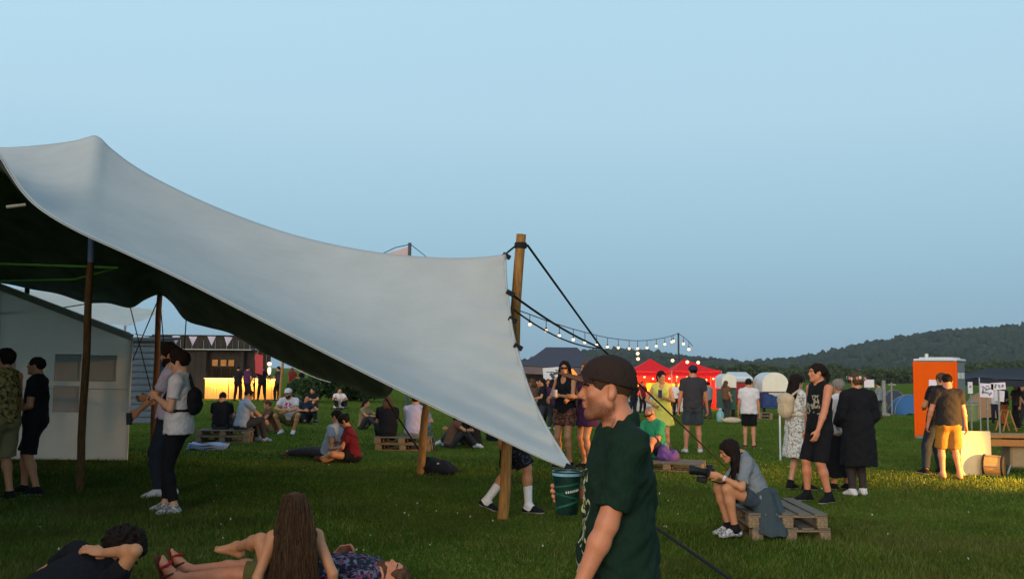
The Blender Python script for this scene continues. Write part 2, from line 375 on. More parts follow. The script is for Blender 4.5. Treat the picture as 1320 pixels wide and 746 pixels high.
def arm(J, k, inf=0., upto=2., fem=None):
    q = J[k]; m = .86 if J['fem'] else 1.; out = []
    a, e, w = q['sh'], q['elb'], q['wr']; d = nrm(e - a); cuts = []
    if upto <= 1: cuts = [(d, a + (e - a) * upto)]
    out.append((cap(a, e, .056 * m + inf, .040 * m + inf, cuts=cuts), .03))
    if upto > 1:
        d2 = nrm(w - e); cuts = [(d2, e + (w - e) * (upto - 1))] if upto < 2 else []
        mid = e + (w - e) * .3; out += [(cap(e, mid, .040 * m + inf, .041 * m + inf, cuts=cuts), .02), (cap(mid, w, .041 * m + inf, .026 * m + inf, cuts=cuts), .02)]
    return out
def hand(J, k, vox):
    q = J[k]; w, d = q['wr'], q['hd']; m = .9 if J['fem'] else 1.
    pn = q['pn']; pn = J['lb'] * -q['sd'] if pn is None else v3(pn); pn = nrm(pn - d * (pn @ d)); t = np.cross(d, pn) * 1.
    fwd = J['fb'] if abs(J['fb'] @ t) > .15 else v3(0, 0, 1)
    th = t if q.get('thumb', 0) or t @ fwd > 0 else -t
    rmin = vox * .72; R = lambda r: max(r * m, rmin); out = [(ell(w + d * .048, (.044 * m, .017 * m + .002, .056), (th, pn, d)), .02)]
    for i, (o, ln) in enumerate(((.030, .9), (.010, 1.), (-.011, .93), (-.030, .74))):
        b = w + d * .088 + th * o * m; c = rad(q['curl'] * (1 + .12 * i)); p = b; ang = c * .6
        for sl, r0, r1 in ((.042, .0092, .0086), (.028, .0086, .008), (.021, .008, .0068)):
            e = p + (d * math.cos(ang) + pn * math.sin(ang) + th * o * .6) * sl * ln * m; out.append((cap(p, e, R(r0), R(r1)), .006)); p = e; ang += c
    b = w + d * .028 + th * .032 * m; e1 = b + (d * .75 + th * .6 + pn * .25) * .042; e2 = e1 + (d * .9 + th * .15 + pn * .4) * .03
    out += [(cap(b, e1, R(.0125), R(.0105)), .012), (cap(e1, e2, R(.0105), R(.0085)), .006)]
    return out
def leg(J, k, inf=0., upto=2., kn=0.):
    q = J[k]; m = .95 if J['fem'] else 1.; a, n, b = q['hip'], q['knee'], q['ank']; out = []
    d = nrm(n - a); cuts = [(d, a + (n - a) * upto)] if upto <= 1 else []
    out.append((cap(a, n, .086 + inf, .056 * m + inf + kn, cuts=cuts), .04))
    if upto > 1:
        d2 = nrm(b - n); cuts = [(d2, n + (b - n) * (upto - 1))] if upto < 2 else []
        mid = n + (b - n) * .30; bk = np.cross(J['la'], d2); bk = bk if inf == 0 else bk * .3
        out += [(cap(n, mid, .053 * m + inf + kn, .054 * m + inf + kn * .8, cuts=cuts), .03), (cap(mid, b, .052 * m + inf + kn * .8, .036 * m + inf + kn * .5, cuts=cuts), .03),
                (ell(n + (b - n) * .30 - nrm(bk) * .014, (.044 * m + inf, .044 * m + inf, .10), (J['la'], np.cross(d2, J['la']), d2)), .03)] if not cuts else \
               [(cap(n, mid, .053 * m + inf + kn, .054 * m + inf + kn * .8, cuts=cuts), .03), (cap(mid, b, .052 * m + inf + kn * .8, .036 * m + inf + kn * .5, cuts=cuts), .03)]
    return out
def foot(J, k, inf=0., toes=True, vox=.01, body=False):
    q = J[k]; b, t = q['ank'], q['toe']; dn = nrm(b - q['knee']) if q.get('dnh') is None else v3(q['dnh']); dn = nrm(dn - t * (dn @ t)) if abs(dn @ t) < .95 else v3(0, 0, -1); sd = np.cross(t, -dn)
    heel = b + dn * .045 - t * .035; ball = b + dn * .058 + t * .125; tip = b + dn * .064 + t * .175; out = []
    out += [(cap(b, heel, .036 + inf, .032 + inf), .03), (cap(b + t * .01, ball, .036 + inf, .026 + inf, ax=sd, sc=1.35), .03), (cap(heel, ball, .026 + inf, .023 + inf, ax=sd, sc=1.4), .02)]
    if toes and inf == 0:
        for i, o in enumerate((-.032, -.013, .004, .019, .032)):
            o *= q['sd']; r = max((.0125 if i == 0 else .009), vox * .7); out.append((cap(ball + sd * o, tip + sd * o * 1.05 - t * .006 * i, r + .004, r), .012))
    else: out.append((cap(ball, tip - t * .012, .026 + inf, .02 + inf, ax=sd, sc=1.6), .02))
    J[k]['dn'] = dn
    return out
def HP(J, x, y, z): return J['H'] + J['hr'] * x + J['f'] * y + J['u'] * z
def head(J, det=0):
    M = (J['hr'], J['f'], J['u']); fem = J['fem']; h = lambda *a: HP(J, *a); w = .92 if fem else 1.
    out = [(ell(h(0, -.012, .032), (.076, .097, .084), M), .03), (ell(h(0, .026, -.030), (.060 * w, .060, .078), M), .03),
           (cap(h(-.05 * w, .0, -.055), h(-.016, .062, -.093), .022 * w, .018), .03), (cap(h(.05 * w, .0, -.055), h(.016, .062, -.093), .022 * w, .018), .03), (ell(h(0, .070, -.094), (.020, .018, .018), M), .02),
           (cap(h(-.032, .076, .024), h(.032, .076, .024), .013), .02), (ell(h(-.04, .060, -.014), (.022, .02, .018), M), .02), (ell(h(.04, .060, -.014), (.022, .02, .018), M), .02),
           (cap(h(0, .085, .018), h(0, .106, -.022), .0075, .0115), .01), (ell(h(-.013, .092, -.028), (.009, .011, .008), M), .008), (ell(h(.013, .092, -.028), (.009, .011, .008), M), .008),
           (ell(h(0, .084, -.050), (.026, .012, .014), M), .012), (ell(h(0, .091, -.0515), (.021, .0085, .006), M), .004), (ell(h(0, .089, -.0635), (.019, .0085, .0065), M), .004)]
    ears = []
    for s in (-1, 1):
        E = (nrm(J['hr'] * s * .85 - J['f'] * .5), nrm(J['f'] * .85 + J['hr'] * s * .5), J['u']); ears.append((ell(h(s * .078, -.012, -.002), (.010, .020, .032), E), .008)); ears.append((ell(h(s * .074, -.006, -.026), (.009, .011, .012), E), .008))
    subs = [(ell(h(s * .034, .089, .004), (.015, .010, .010), M), .012) for s in (-1, 1)]
    if det: subs += [(ell(h(s * .0885, -.004, .000), (.007, .010, .019), M), .006) for s in (-1, 1)]
    return out, ears, subs

def bounds(pr, pad=.04):
    return np.min([p.lo for p, k in pr], 0) - pad, np.max([p.hi for p, k in pr], 0) + pad
def solid(pr, vox, pad=.04):
    F = Field(*bounds(pr, pad), vox)
    for p, k in pr: F.add(p, k)
    return F
def skullcap(J, inf, M=None): return ell(HP(J, 0, -.012, .030), (.077 + inf, .098 + inf, .086 + inf), (J['hr'], J['f'], J['u']))

def garment(J, g, vox):                                               # one piece of clothing or hair -> (name, mesh, materials)
    kind, m = g[0], g[1]; g = tuple(g) if len(g) > 2 else (*g, {}); o = g[2] if len(g) > 2 else {}; up, N, P = J['up'], J['N'], J['P']; name = o.get('name', kind); ms = [m]
    h = lambda *a: HP(J, *a)
    if kind in ('shirt', 'tank_top', 'dress', 'cloak', 'jacket'):
        inf = o.get('inf', .020 if kind != 'tank_top' else .014); pr = [(p, k) for p, k in torso(J, inf)]
        hem = o.get('hem', -.08); L = N - P; fb, lb = J['fb'], J['lb']
        o.setdefault('loose', {'tank_top': .128, 'dress': .118, 'cloak': 0}.get(kind, .146))
        if o.get('loose'): pr.append((cap(P + L * .62 , P + L * hem, .125, o['loose'], ax=J['la'], sc=1.42), .05))
        pr.append((ell(P + up * (hem * .5 * np.linalg.norm(L)), (.166 + inf, .116 + inf, .16), (J['la'], J['fa'], up)), .04))
        F = solid(pr, vox, .07)
        if kind == 'tank_top':
            for k in 'lr': F.sub(ell(J[k]['sh'] + J['lb'] * J[k]['sd'] * .045 - up * .01, (.062, .10, .10), (lb, fb, up)), .015)
        F.cut(-up, P + L * hem)
        nz_ = o.get('neckz', .02); F.sub(ell(N + up * (.075 + nz_) + fb * .02, (.075, .075, .085), (lb, fb, up)), .012)
        if o.get('scoop'): F.sub(ell(N + up * .0 + fb * .11, (.075, .06, o['scoop']), (lb, fb, up)), .012)
        sl = o.get('sleeve', .62)
        if kind != 'tank_top' and sl > 0:
            for k in 'lr':
                for p, kk in arm(J, k, o.get('sinf', .020), sl): F.add(p, .028)
        if kind in ('dress', 'cloak'):
            z1 = o.get('len', .5); flare = o.get('flare', .20); top = P + up * .12; q = o.get('down', (0, 0, -1)); bot = P + v3(q) * z1
            F2 = Field(np.minimum(F.lo, bot - .35), np.maximum(F.lo + (np.array(F.d.shape) - 1) * vox, bot + .35), vox)
            off = np.round((F.lo - F2.lo) / vox).astype(int); F2.lo = F.lo - off * vox
            F2.ax = [(F2.lo[i] + np.arange(F2.d.shape[i] + 2) * vox).astype(np.float32) for i in range(3)]; F2.d = np.ones([s_ + 2 for s_ in F2.d.shape], np.float32)
            F2.d[off[0]:off[0] + F.d.shape[0], off[1]:off[1] + F.d.shape[1], off[2]:off[2] + F.d.shape[2]] = F.d; F = F2
            F.add(cap(top, bot, o.get('top', .122), flare, ax=J['la'], sc=o.get('sc', 1.36), cuts=[(nrm(q), bot)]), .05)
            F.fold(.006, 1, len(name), 'drop')
        ph_ = o.get('ph', P[0] * 9 + N[2] * 7 + J['l']['wr'][0] * 13); F.fold(o.get('fold', .007), o.get('fr', 1.), ph_); F.fold(o.get('fold', .007) * .45, o.get('fr', 1.) * 2.6, ph_ + 2)
    elif kind in ('shorts', 'trousers'):
        upto = o.get('len', .8 if kind == 'shorts' else 1.96); inf = o.get('inf', .018); kn = o.get('kn', .022 if kind == 'shorts' else .006)
        pr = [(ell(P - up * .02, (.166 + inf * .7, .117 + inf * .7, .13), (J['la'], J['fa'], up), [(up, P + up * o.get('waist', .06))]), .04)] + seat(J, inf * .6)
        pr.append((cap(J['l']['hip'], J['r']['hip'], .085 + inf), .04))
        for k in 'lr': pr += leg(J, k, inf, upto, kn)
        F = solid(pr, vox, .06); F.fold(o.get('fold', .005), 1.1, P[1] * 7 + 1)
    elif kind == 'skirt':
        top = P + up * .10; bot = P + v3(0, 0, -1) * o.get('len', .5)
        pr = [(cap(top, bot, .115, o.get('flare', .2), ax=J['la'], sc=1.35, cuts=[(v3(0, 0, -1), bot), (v3(0, 0, 1), top)]), .03)]; F = solid(pr, vox); F.fold(.007, 1, 1, 'drop')
    elif kind in ('shoe', 'sock', 'sandal'):
        k = o['k']; q = J[k]
        if kind == 'sock':
            a, b = q['knee'], q['ank']; t = o.get('h', .35); pr = [(cap(b + (a - b) * t, b, .036 + .017 * t + .008, .043, cuts=[(nrm(a - b), b + (a - b) * t)]), .02)] + foot(J, k, .004, False)
            F = solid(pr, vox)
        else:
            pr = foot(J, k, .005, False); F = solid(pr, vox, .03); F.cut(-q['dn'], q['ank'] - q['dn'] * o.get('top', .025)); F.cut(q['dn'], q['ank'] + q['dn'] * .085); ms = [m, o.get('sole', RUBBER)]; g = (*g[:3], lambda c, a_=q['ank'], d_=q['dn']: (c - a_) @ d_ > .064) if kind == 'shoe' else g
    elif kind == 'hair':
        th = o.get('th', .012); L = o.get('len', 0); M = (J['hr'], J['f'], J['u']); pr = [(skullcap(J, th), .02)]
        if L:                                                         # long hair hanging down the back
            dn = v3(o.get('down', (0, 0, -1))); bk = -J['f']; wd = o.get('w', .07)
            for s in (-1, -.4, .4, 1):
                a = h(s * .055, -.055, .0); b = a + dn * min(L * .5, .17) + bk * o.get('bk', .06) * .75 + J['hr'] * s * .02; c = a + dn * L * (1 - .12 * abs(s)) + bk * o.get('bk', .06) + J['hr'] * s * wd * .2
                pr += [(cap(a, b, .045, .042), .03), (cap(b, c, .042, .022), .03)]
            if o.get('front'):
                for s in (-1, 1): a = h(s * .072, -.015, .03); b = h(s * .088, .0, -.10); c = b + dn * L * .6 + J['f'] * .05; pr += [(cap(a, b, .024, .024), .03), (cap(b, c, .024, .008), .03)]
        if o.get('bun'): pr.append((ell(h(0, -.10, .06) if o['bun'] == 1 else h(0, -.03, .14), (.045, .045, .04), M), .015))
        if o.get('tail'): pr += [(cap(h(0, -.10, .05), h(0, -.14, -.02), .028, .03), .02), (cap(h(0, -.14, -.02), h(0, -.13, -.02 - o['tail']), .03, .012), .02)]
        if o.get('top'): pr.append((ell(h(0, .01, .085), (.065, .085, .05 + o['top']), M), .02))
        F = solid(pr, vox, .04)
        F.sub(ell(h(0, .098, -.035 + o.get('line', 0)), (.068, .075, .10), M), .012)
        for s in (-1, 1):
            if not L: F.sub(ell(h(s * .085, .005, -.02), (.03, .028, .045), M), .008)
        if not L: F.cut(-J['u'], h(0, 0, -.06)) if not o.get('tail') else None
        F.fold(o.get('fold', .004), 1., 1, o.get('mode', 'hair'))
    elif kind == 'beard':
        M = (J['hr'], J['f'], J['u']); th = o.get('th', .008); F = solid([(ell(h(0, .026, -.032), (.060 + th, .060 + th, .080 + th), M), .03), (ell(h(0, .072, -.096), (.022 + th, .02 + th, .02 + th), M), .02),
              (cap(h(-.05, .0, -.055), h(-.016, .062, -.093), .022 + th, .018 + th), .03), (cap(h(.05, .0, -.055), h(.016, .062, -.093), .022 + th, .018 + th), .03)], vox)
        F.cut(J['u'], h(0, 0, -.026)); F.sub(ell(h(0, .1, -.03), (.03, .06, .034), M), .01); F.sub(ell(h(0, -.045, -.04), (.1, .04, .09), M), .01); F.fold(.002, 1.3, 2, 'hair')
    elif kind == 'cap':
        M = (J['hr'], J['f'], J['u']); sg = -1 if o.get('back') else 1; tl = o.get('slant', .20) * sg
        F = solid([(skullcap(J, .016), .02), (ell(h(0, -.008, .070), (.083, .102, .062 + o.get('tall', 0)), M), .02)], vox, .13)
        F.cut(-J['u'] + J['f'] * tl, h(0, 0, .030)); F.add(ell(h(0, -.012, .131 + o.get('tall', 0)), (.009, .009, .006), M), .004)
        F.add(Prim(*_box(h(0, sg * .125, .05), .13), lambda x, y, z: _peak(x, y, z, J, sg, max(.0035, vox * .55), o.get('tilt', .10), .030 + .09 * .20 + o.get('pz', 0))), .004)
        if o.get('m2'):
            ms = [m, o['m2']]; H_, f_ = J['H'], J['f']
            g = (*g[:2], o, lambda c: ((c - H_) @ f_ * sg > .100) & ((c - H_) @ J['u'] < .072))
    elif kind == 'bag':                                               # rucksack straps and body are built elsewhere
        pass
    me = F.mesh(name, g[3] if len(g) > 3 else None)
    return name, me, ms
def _box(c, r): return v3(c) - r, v3(c) + r
def _peak(x, y, z, J, sg, th, tilt=.10, c0=.04):
    H, r, f, u = J['H'], J['hr'], J['f'], J['u']; dx, dy, dz = x - H[0], y - H[1], z - H[2]
    a = dx * r[0] + dy * r[1] + dz * r[2]; b = (dx * f[0] + dy * f[1] + dz * f[2]) * sg; c = dx * u[0] + dy * u[1] + dz * u[2]
    out = np.sqrt((a / .078) ** 2 + ((b - .075) / .122) ** 2) - 1
    return np.maximum(np.maximum(out * .08, np.abs(c - c0 + 3.2 * a * a + tilt * (b - .09)) - th), .06 - b)

PEOPLE = []
def person(label, foot_px, yaw, pose, wear, H=1.75, tone='mid', vox=None, hidden=(), loc=None, name='person', eyes=True, det=0, group=None, z=0.):
    loc = Vector(loc) if loc is not None else G(*foot_px); d = max(loc.y, 2); sc = H / 1.75
    vox = vox or min(max(d * .00085, .0065), .024); J = rig(pose); root = thing(name, label, 'person', loc + Vector((0, 0, z)), rad(yaw), group); root.scale = (sc,) * 3
    bare = not any(g[0] == 'shoe' for g in wear); pr = torso(J)
    for k in 'lr': pr += arm(J, k) + hand(J, k, vox) + leg(J, k) + foot(J, k, 0 if bare else -.004, bare, vox)
    pr += seat(J)
    hp, ears, subs = head(J, det); nk = .047 if J['fem'] else .057
    pr.append((cap(J['N'] + J['up'] * .0, J['H'] - J['u'] * .03 - J['f'] * .02, nk + .004, nk), .04)); pr += hp
    F = Field(*bounds(pr, .03), vox)
    for p, k in pr: F.add(p, k)
    for p, k in subs: F.sub(p, k)
    for p, k in ears: F.add(p, k)
    if det:
        for p, k in subs[2:]: F.sub(p, k)
    lipc = [HP(J, 0, .093, -.0515), HP(J, 0, .092, -.0635)]
    def mi(c): return np.minimum(np.linalg.norm((c - lipc[0]) / 1, axis=1), np.linalg.norm(c - lipc[1], axis=1)) < .0145
    root_m = link('body', F.mesh('body', mi if vox < .012 else None), [skin(tone), LIP], root)
    if eyes and d < 26:
        for s in (-1, 1):
            c = HP(J, s * .033, .0715 if vox < .008 else .079, .003); e = MB().ball(c, .0115, 2).build('eye', EYEW, root, True); e3 = MB().ball(Vector(c) + Vector(J['u']) * .0035 - Vector(J['f']) * .0012, .0128, 2).build('eyelid', skin(tone), root, True); e2 = MB().ball(Vector(c) + Vector(J['f']) * .0062, .0066, 1).build('iris', EYED, e, True)
            M = MB(); M.tube([HP(J, s * .014, .092, .0205), HP(J, s * .034, .092, .027), HP(J, s * .053, .076, .021)], .0036, 5).build('eyebrow', pose.get('browm', H_DARK), root, True)
    for g in wear:
        if g[0] in ('shoe', 'sock') and 'k' not in (g[2] if len(g) > 2 else {}):
            for k in 'lr': n, me, ms = garment(J, (g[0], g[1], {**(g[2] if len(g) > 2 else {}), 'k': k}), vox); ob = link(n, me, ms, root)
        elif g[0] in ('laces', 'wristband'): pass
        else: n, me, ms = garment(J, g, vox * (1 if g[0] != 'cap' else .8)); link(n, me, ms, root)
    PEOPLE.append((root, J)); return root, J
def wpt(root, p):                                                     # a point of a person's own frame, in the world
    M = Matrix.Translation(root.location) @ root.rotation_euler.to_matrix().to_4x4() @ Matrix.Diagonal((*root.scale, 1)); return M @ Vector(p)
# ------------------------------------------------------------------ field, hills, woods
def ground_mat():
    m = bpy.data.materials.new('turf'); m.use_nodes = True; n = m.node_tree.nodes; l = m.node_tree.links; b = n['Principled BSDF']; b.inputs['Roughness'].default_value = .95; b.inputs['Specular IOR Level'].default_value = .0
    t = n.new('ShaderNodeTexCoord'); prev = None
    def nz(sc, det=6):
        x = n.new('ShaderNodeTexNoise'); x.inputs['Scale'].default_value = sc; x.inputs['Detail'].default_value = det; x.inputs['Roughness'].default_value = .7; l.new(t.outputs['Object'], x.inputs[0]); return x.outputs[0]
    def mix(f, a, bcol, lo, hi):
        r = n.new('ShaderNodeMapRange'); r.inputs[1].default_value = lo; r.inputs[2].default_value = hi; l.new(f, r.inputs[0])
        x = n.new('ShaderNodeMix'); x.data_type = 'RGBA'; l.new(r.outputs[0], x.inputs[0])
        if isinstance(a, tuple): x.inputs[6].default_value = a
        else: l.new(a, x.inputs[6])
        x.inputs[7].default_value = bcol; return x.outputs[2]
    c = mix(nz(9), (.062, .105, .014, 1), (.105, .155, .022, 1), .35, .68)
    c = mix(nz(.35), c, (.130, .160, .030, 1), .50, .72); c = mix(nz(1.4), c, (.085, .068, .022, 1), .63, .80); c = mix(nz(60, 3), c, (.040, .068, .010, 1), .55, .75)
    l.new(c, b.inputs['Base Color'])
    bp = n.new('ShaderNodeBump'); bp.inputs['Strength'].default_value = .7; bp.inputs['Distance'].default_value = .05; l.new(nz(35), bp.inputs['Height']); l.new(bp.outputs[0], b.inputs['Normal']); return m
xs = np.r_[-3000, -1200, -500, -200, -100, np.arange(-60, 61, 2.), 100, 200, 500, 1200, 3000]; ys = np.r_[-400, -100, -20, np.arange(0, 80, 2.), 100, 140, 200, 400, 900, 1600, 2600, 4000]
X, Y = np.meshgrid(xs, ys, indexing='ij'); Z = gz(X, Y); n0, n1 = X.shape; I = np.arange(n0 * n1).reshape(n0, n1)
link('field', raw_mesh('field', np.stack([X, Y, Z], -1).reshape(-1, 3), np.stack([I[:-1, :-1], I[1:, :-1], I[1:, 1:], I[:-1, 1:]], -1).reshape(-1, 4)), ground_mat(), kind='structure')

def foliage(name, a, b):
    m = bpy.data.materials.new(name); m.use_nodes = True; n = m.node_tree.nodes; l = m.node_tree.links; bs = n['Principled BSDF']; bs.inputs['Roughness'].default_value = .8; bs.inputs['Specular IOR Level'].default_value = .2
    g = n.new('ShaderNodeNewGeometry'); r = n.new('ShaderNodeValToRGB'); r.color_ramp.elements[0].color = (*a, 1); r.color_ramp.elements[1].color = (*b, 1)
    l.new(g.outputs['Random Per Island'], r.inputs[0]); l.new(r.outputs[0], bs.inputs['Base Color']); return m
WOOD = foliage('woodland', (.012, .024, .013), (.026, .038, .018))
# far hills: a height field whose skyline follows the photographed ridge
sky_x = [300, 560, 640, 700, 745, 775, 800, 830, 860, 890, 920, 945, 965, 1000, 1050, 1100, 1150, 1200, 1250, 1320, 1420, 1600, 1900]
sky_y = [474, 472, 468, 462, 454, 450, 450, 452, 456, 459, 463, 466, 467, 463, 456, 446, 436, 428, 424, 419, 410, 402, 410]
ux = np.linspace(300, 1900, 150); uy = np.interp(ux, sky_x, sky_y); vd = np.linspace(620, 1500, 26)
rid = np.array([list(at(a, b, 1250.)) for a, b in zip(ux, uy)])
HV = np.zeros((150, 26, 3))
for j, d in enumerate(vd):
    f = np.clip((d - 620) / 630, 0, 1) if d <= 1250 else 1 - .3 * (d - 1250) / 250
    f = f * f * (3 - 2 * f) if d <= 1250 else f
    HV[:, j, 0] = rid[:, 0] * (d / 1250) ** .9; HV[:, j, 1] = d; HV[:, j, 2] = -3 + (rid[:, 2] - 3.5) * f + (3 * np.sin(ux / 37 + j) * math.sin(f * math.pi)) * np.clip((rid[:, 2] - 8) / 20, 0, 1)
I = np.arange(150 * 26).reshape(150, 26)
link('hills', raw_mesh('hills', HV.reshape(-1, 3), np.stack([I[:-1, :-1], I[1:, :-1], I[1:, 1:], I[:-1, 1:]], -1).reshape(-1, 4)), mat('hill ground', (.045, .062, .030), .95, .25, .02), kind='structure')
def crowns(pts, rads, seed=1, lobes=1):                               # lumpy low crowns, one per tree
    r_ = np.random.default_rng(seed); bm = bmesh.new(); bmesh.ops.create_icosphere(bm, subdivisions=2, radius=1); bv = np.array([list(v.co) for v in bm.verts]); bf = np.array([[v.index for v in f.verts] for f in bm.faces]); bm.free()
    n = len(pts); V = np.repeat(bv[None], n, 0); ph = r_.uniform(0, 6, (n, 1, 3))
    k = 1 + .22 * np.sin(3.1 * V[..., :1] * 2 + ph[..., :1]) * np.sin(5.3 * V[..., 1:2] + ph[..., 1:2]) + .16 * np.sin(7 * V[..., 2:3] + 5 * V[..., :1] + ph[..., 2:]) + r_.normal(0, .09, V.shape[:2] + (1,))
    V = V * k * np.asarray(rads)[:, None, :] + np.asarray(pts)[:, None, :]
    F = bf[None] + (np.arange(n) * len(bv))[:, None, None]; return V.reshape(-1, 3), F.reshape(-1, 3)
n = 10500; iu = rng.uniform(0, 148, n); iv = rng.beta(1.6, 1.2, n) * 20.5
i0, j0 = iu.astype(int), iv.astype(int); fu, fv = (iu - i0)[:, None], (iv - j0)[:, None]
P_ = HV[i0, j0] * (1 - fu) * (1 - fv) + HV[i0 + 1, j0] * fu * (1 - fv) + HV[i0, j0 + 1] * (1 - fu) * fv + HV[i0 + 1, j0 + 1] * fu * fv
keep = P_[:, 2] > -1.0 + rng.uniform(0, 2.0, n); P_ = P_[keep]; rr = rng.uniform(1.8, 4.6, len(P_)) * rng.choice([1, 1, 1.35], len(P_)); P_[:, 2] += rr * .35
V, F = crowns(P_, np.stack([rr, rr, rr * rng.uniform(.8, 1.25, len(P_))], 1)); link('hill_forest', raw_mesh('hill_forest', V, F, True), WOOD, kind='stuff')
# the belt of trees beyond the camp: leafy clumps
def leafmass(name, cl, m, parent=None, kind=None, leaf=.35, per=70, seed=2):
    r_ = np.random.default_rng(seed); V, F = [], []
    for c, R in cl:
        k = int(per); d = r_.normal(0, 1, (k, 3)); d /= np.linalg.norm(d, axis=1, keepdims=True); p = np.array(c) + d * np.array(R) * r_.uniform(.55, 1.08, (k, 1)) ** .6
        a = r_.normal(0, 1, (k, 3)); a /= np.linalg.norm(a, axis=1, keepdims=True); b = np.cross(a, r_.normal(0, 1, (k, 3))); b /= np.linalg.norm(b, axis=1, keepdims=True); s = leaf * r_.uniform(.6, 1.4, (k, 1))
        V += [p + a * s, p + b * s * .5, p - a * s, p - b * s * .5]
        o = np.arange(k); F.append(np.stack([o, o + k, o + 2 * k, o + 3 * k], 1) + sum(len(v) for v in V[:-4]))
    return link(name, raw_mesh(name, np.vstack(V), np.vstack(F), False), m, parent, kind)
BELT = foliage('belt leaves', (.026, .044, .018), (.060, .085, .034))
cl = []
for px, top, d in [(a + rng.uniform(-8, 8), np.interp(a, [640, 900, 940, 1000, 1060, 1150, 1190, 1250, 1330, 1400], [474, 473, 472, 474, 473, 477, 474, 470, 468, 466]) + rng.uniform(-2.5, 3.5), rng.uniform(225, 300)) for a in range(560, 1420, 7)]:
    t = at(px, top, d); base = -1.2
    hgt = max(t.z - base, 2.0); w = rng.uniform(2.2, 3.6)
    for q in range(3): cl.append(((t.x + rng.uniform(-1, 1) * w * .6, d + rng.uniform(-2, 2), base + hgt * (.25 + .27 * q)), (w * (1.1 - .22 * q), w, hgt * .28)))
leafmass('tree_belt', cl, BELT, kind='stuff', leaf=.62, per=210)
# bushes under the far edge of the tent, on the left
BUSH = foliage('bush leaves', (.012, .030, .009), (.034, .066, .018)); STEM = mat('twig bark', (.06, .045, .03), .9)
def bush(px0, px1, ytop, ybase, d, label, seed):
    a, b = at(px0, ybase, d), at(px1, ybase, d); r_ = np.random.default_rng(seed); z = float(gz(a.x, d)); h = hz((px0 + px1) / 2, ytop, d) - z; t = thing('bush', label, 'bush', ((a.x + b.x) / 2, d, z))
    w = (b.x - a.x) / 2
    cl = [((r_.uniform(-1, 1) * w * .75, r_.uniform(-.6, .6), h * r_.uniform(.25, .78)), (w * r_.uniform(.25, .42), .5, h * r_.uniform(.18, .3))) for _ in range(16)]
    leafmass('foliage', cl, BUSH, t, leaf=.11, per=230, seed=seed); M = MB()
    for c, R in cl[:7]: M.tube([(c[0] * .3, 0, 0), (c[0] * .7, c[1] * .5, c[2] * .5), c], .035, 5, .012)
    M.build('stem', STEM, t)
bush(368, 440, 472, 521, 46, 'rounded green bush growing behind the squatting man in the white cap', 5)
bush(428, 500, 486, 520, 49, 'low wide green bush right of the rounded one, behind the figure in white', 6)
bush(520, 640, 480, 522, 50, 'tall bush standing behind the grey canopy, mostly hidden by it', 8)
# ------------------------------------------------------------------ the big stretch tent
WOODP = mat('peeled pole wood', lin(172, 124, 66)[:3], .8, .3, 9, .3, 40, stretch=(6, 6, .6)); ROPE = mat('black rope', lin(30, 34, 38)[:3], .9, .2, 60); STRAP = mat('black webbing', lin(24, 24, 26)[:3], .8)
GREENC = mat('green cord', lin(120, 190, 90)[:3], .7); SLEEVE = mat('blue pole sleeve', lin(96, 128, 178)[:3], .5); TUBEW = mat('white plastic tube', lin(225, 225, 220)[:3], .4)
def canvas_mat():
    m = bpy.data.materials.new('grey stretch canvas'); m.use_nodes = True; n = m.node_tree.nodes; l = m.node_tree.links; b = n['Principled BSDF']; b.inputs['Roughness'].default_value = .9; b.inputs['Specular IOR Level'].default_value = .12
    t = n.new('ShaderNodeTexCoord'); prev = None
    a = n.new('ShaderNodeTexNoise'); a.inputs['Scale'].default_value = .9; a.inputs['Detail'].default_value = 7; a.inputs['Roughness'].default_value = .62; l.new(t.outputs['Object'], a.inputs[0])
    r = n.new('ShaderNodeValToRGB'); r.color_ramp.elements[0].color = (.375, .395, .392, 1); r.color_ramp.elements[0].position = .36; r.color_ramp.elements[1].color = (.43, .445, .438, 1); r.color_ramp.elements[1].position = .62; l.new(a.outputs[0], r.inputs[0]); l.new(r.outputs[0], b.inputs['Base Color'])
    mp = n.new('ShaderNodeMapping'); mp.inputs['Rotation'].default_value = (0, .5, .1); mp.inputs['Scale'].default_value = (.55, 4, 5); l.new(t.outputs['Object'], mp.inputs[0]); wv = n.new('ShaderNodeTexNoise'); wv.inputs['Scale'].default_value = 2.2; wv.inputs['Detail'].default_value = 6; wv.inputs['Roughness'].default_value = .6; l.new(mp.outputs[0], wv.inputs[0]); bp0 = n.new('ShaderNodeBump'); bp0.inputs['Strength'].default_value = .16; bp0.inputs['Distance'].default_value = .05; l.new(wv.outputs[0], bp0.inputs['Height'])
    c = n.new('ShaderNodeTexNoise'); c.inputs['Scale'].default_value = 240; l.new(t.outputs['Object'], c.inputs[0]); bp = n.new('ShaderNodeBump'); bp.inputs['Strength'].default_value = .25; bp.inputs['Distance'].default_value = .004; l.new(c.outputs[0], bp.inputs['Height']); l.new(bp0.outputs[0], bp.inputs['Normal']); l.new(bp.outputs[0], b.inputs['Normal']); return m
CANVAS = canvas_mat(); LINING = mat('dark green tent lining', lin(92, 104, 88)[:3], .95, .25, 2)
tb = G(102, 632); tent = thing('stretch_tent', 'huge pale grey stretch tent with dark lining on leaning wooden poles', 'tent', tb)
def T(v): return Vector(v) - tb
nearE = [(-420, 40, 10.2), (-260, 120, 9.8), (-110, 150, 9.5), (-30, 168, 9.35), (0, 200, 9.3), (14, 222, 9.28), (31, 247, 9.24), (55, 270, 9.2), (100, 297, 9.15), (170, 329, 9.08), (240, 362, 9.0), (330, 408, 8.9), (430, 459, 8.8), (530, 509, 8.7), (640, 562, 8.6), (700, 590, 8.53), (737, 604, 8.5)]
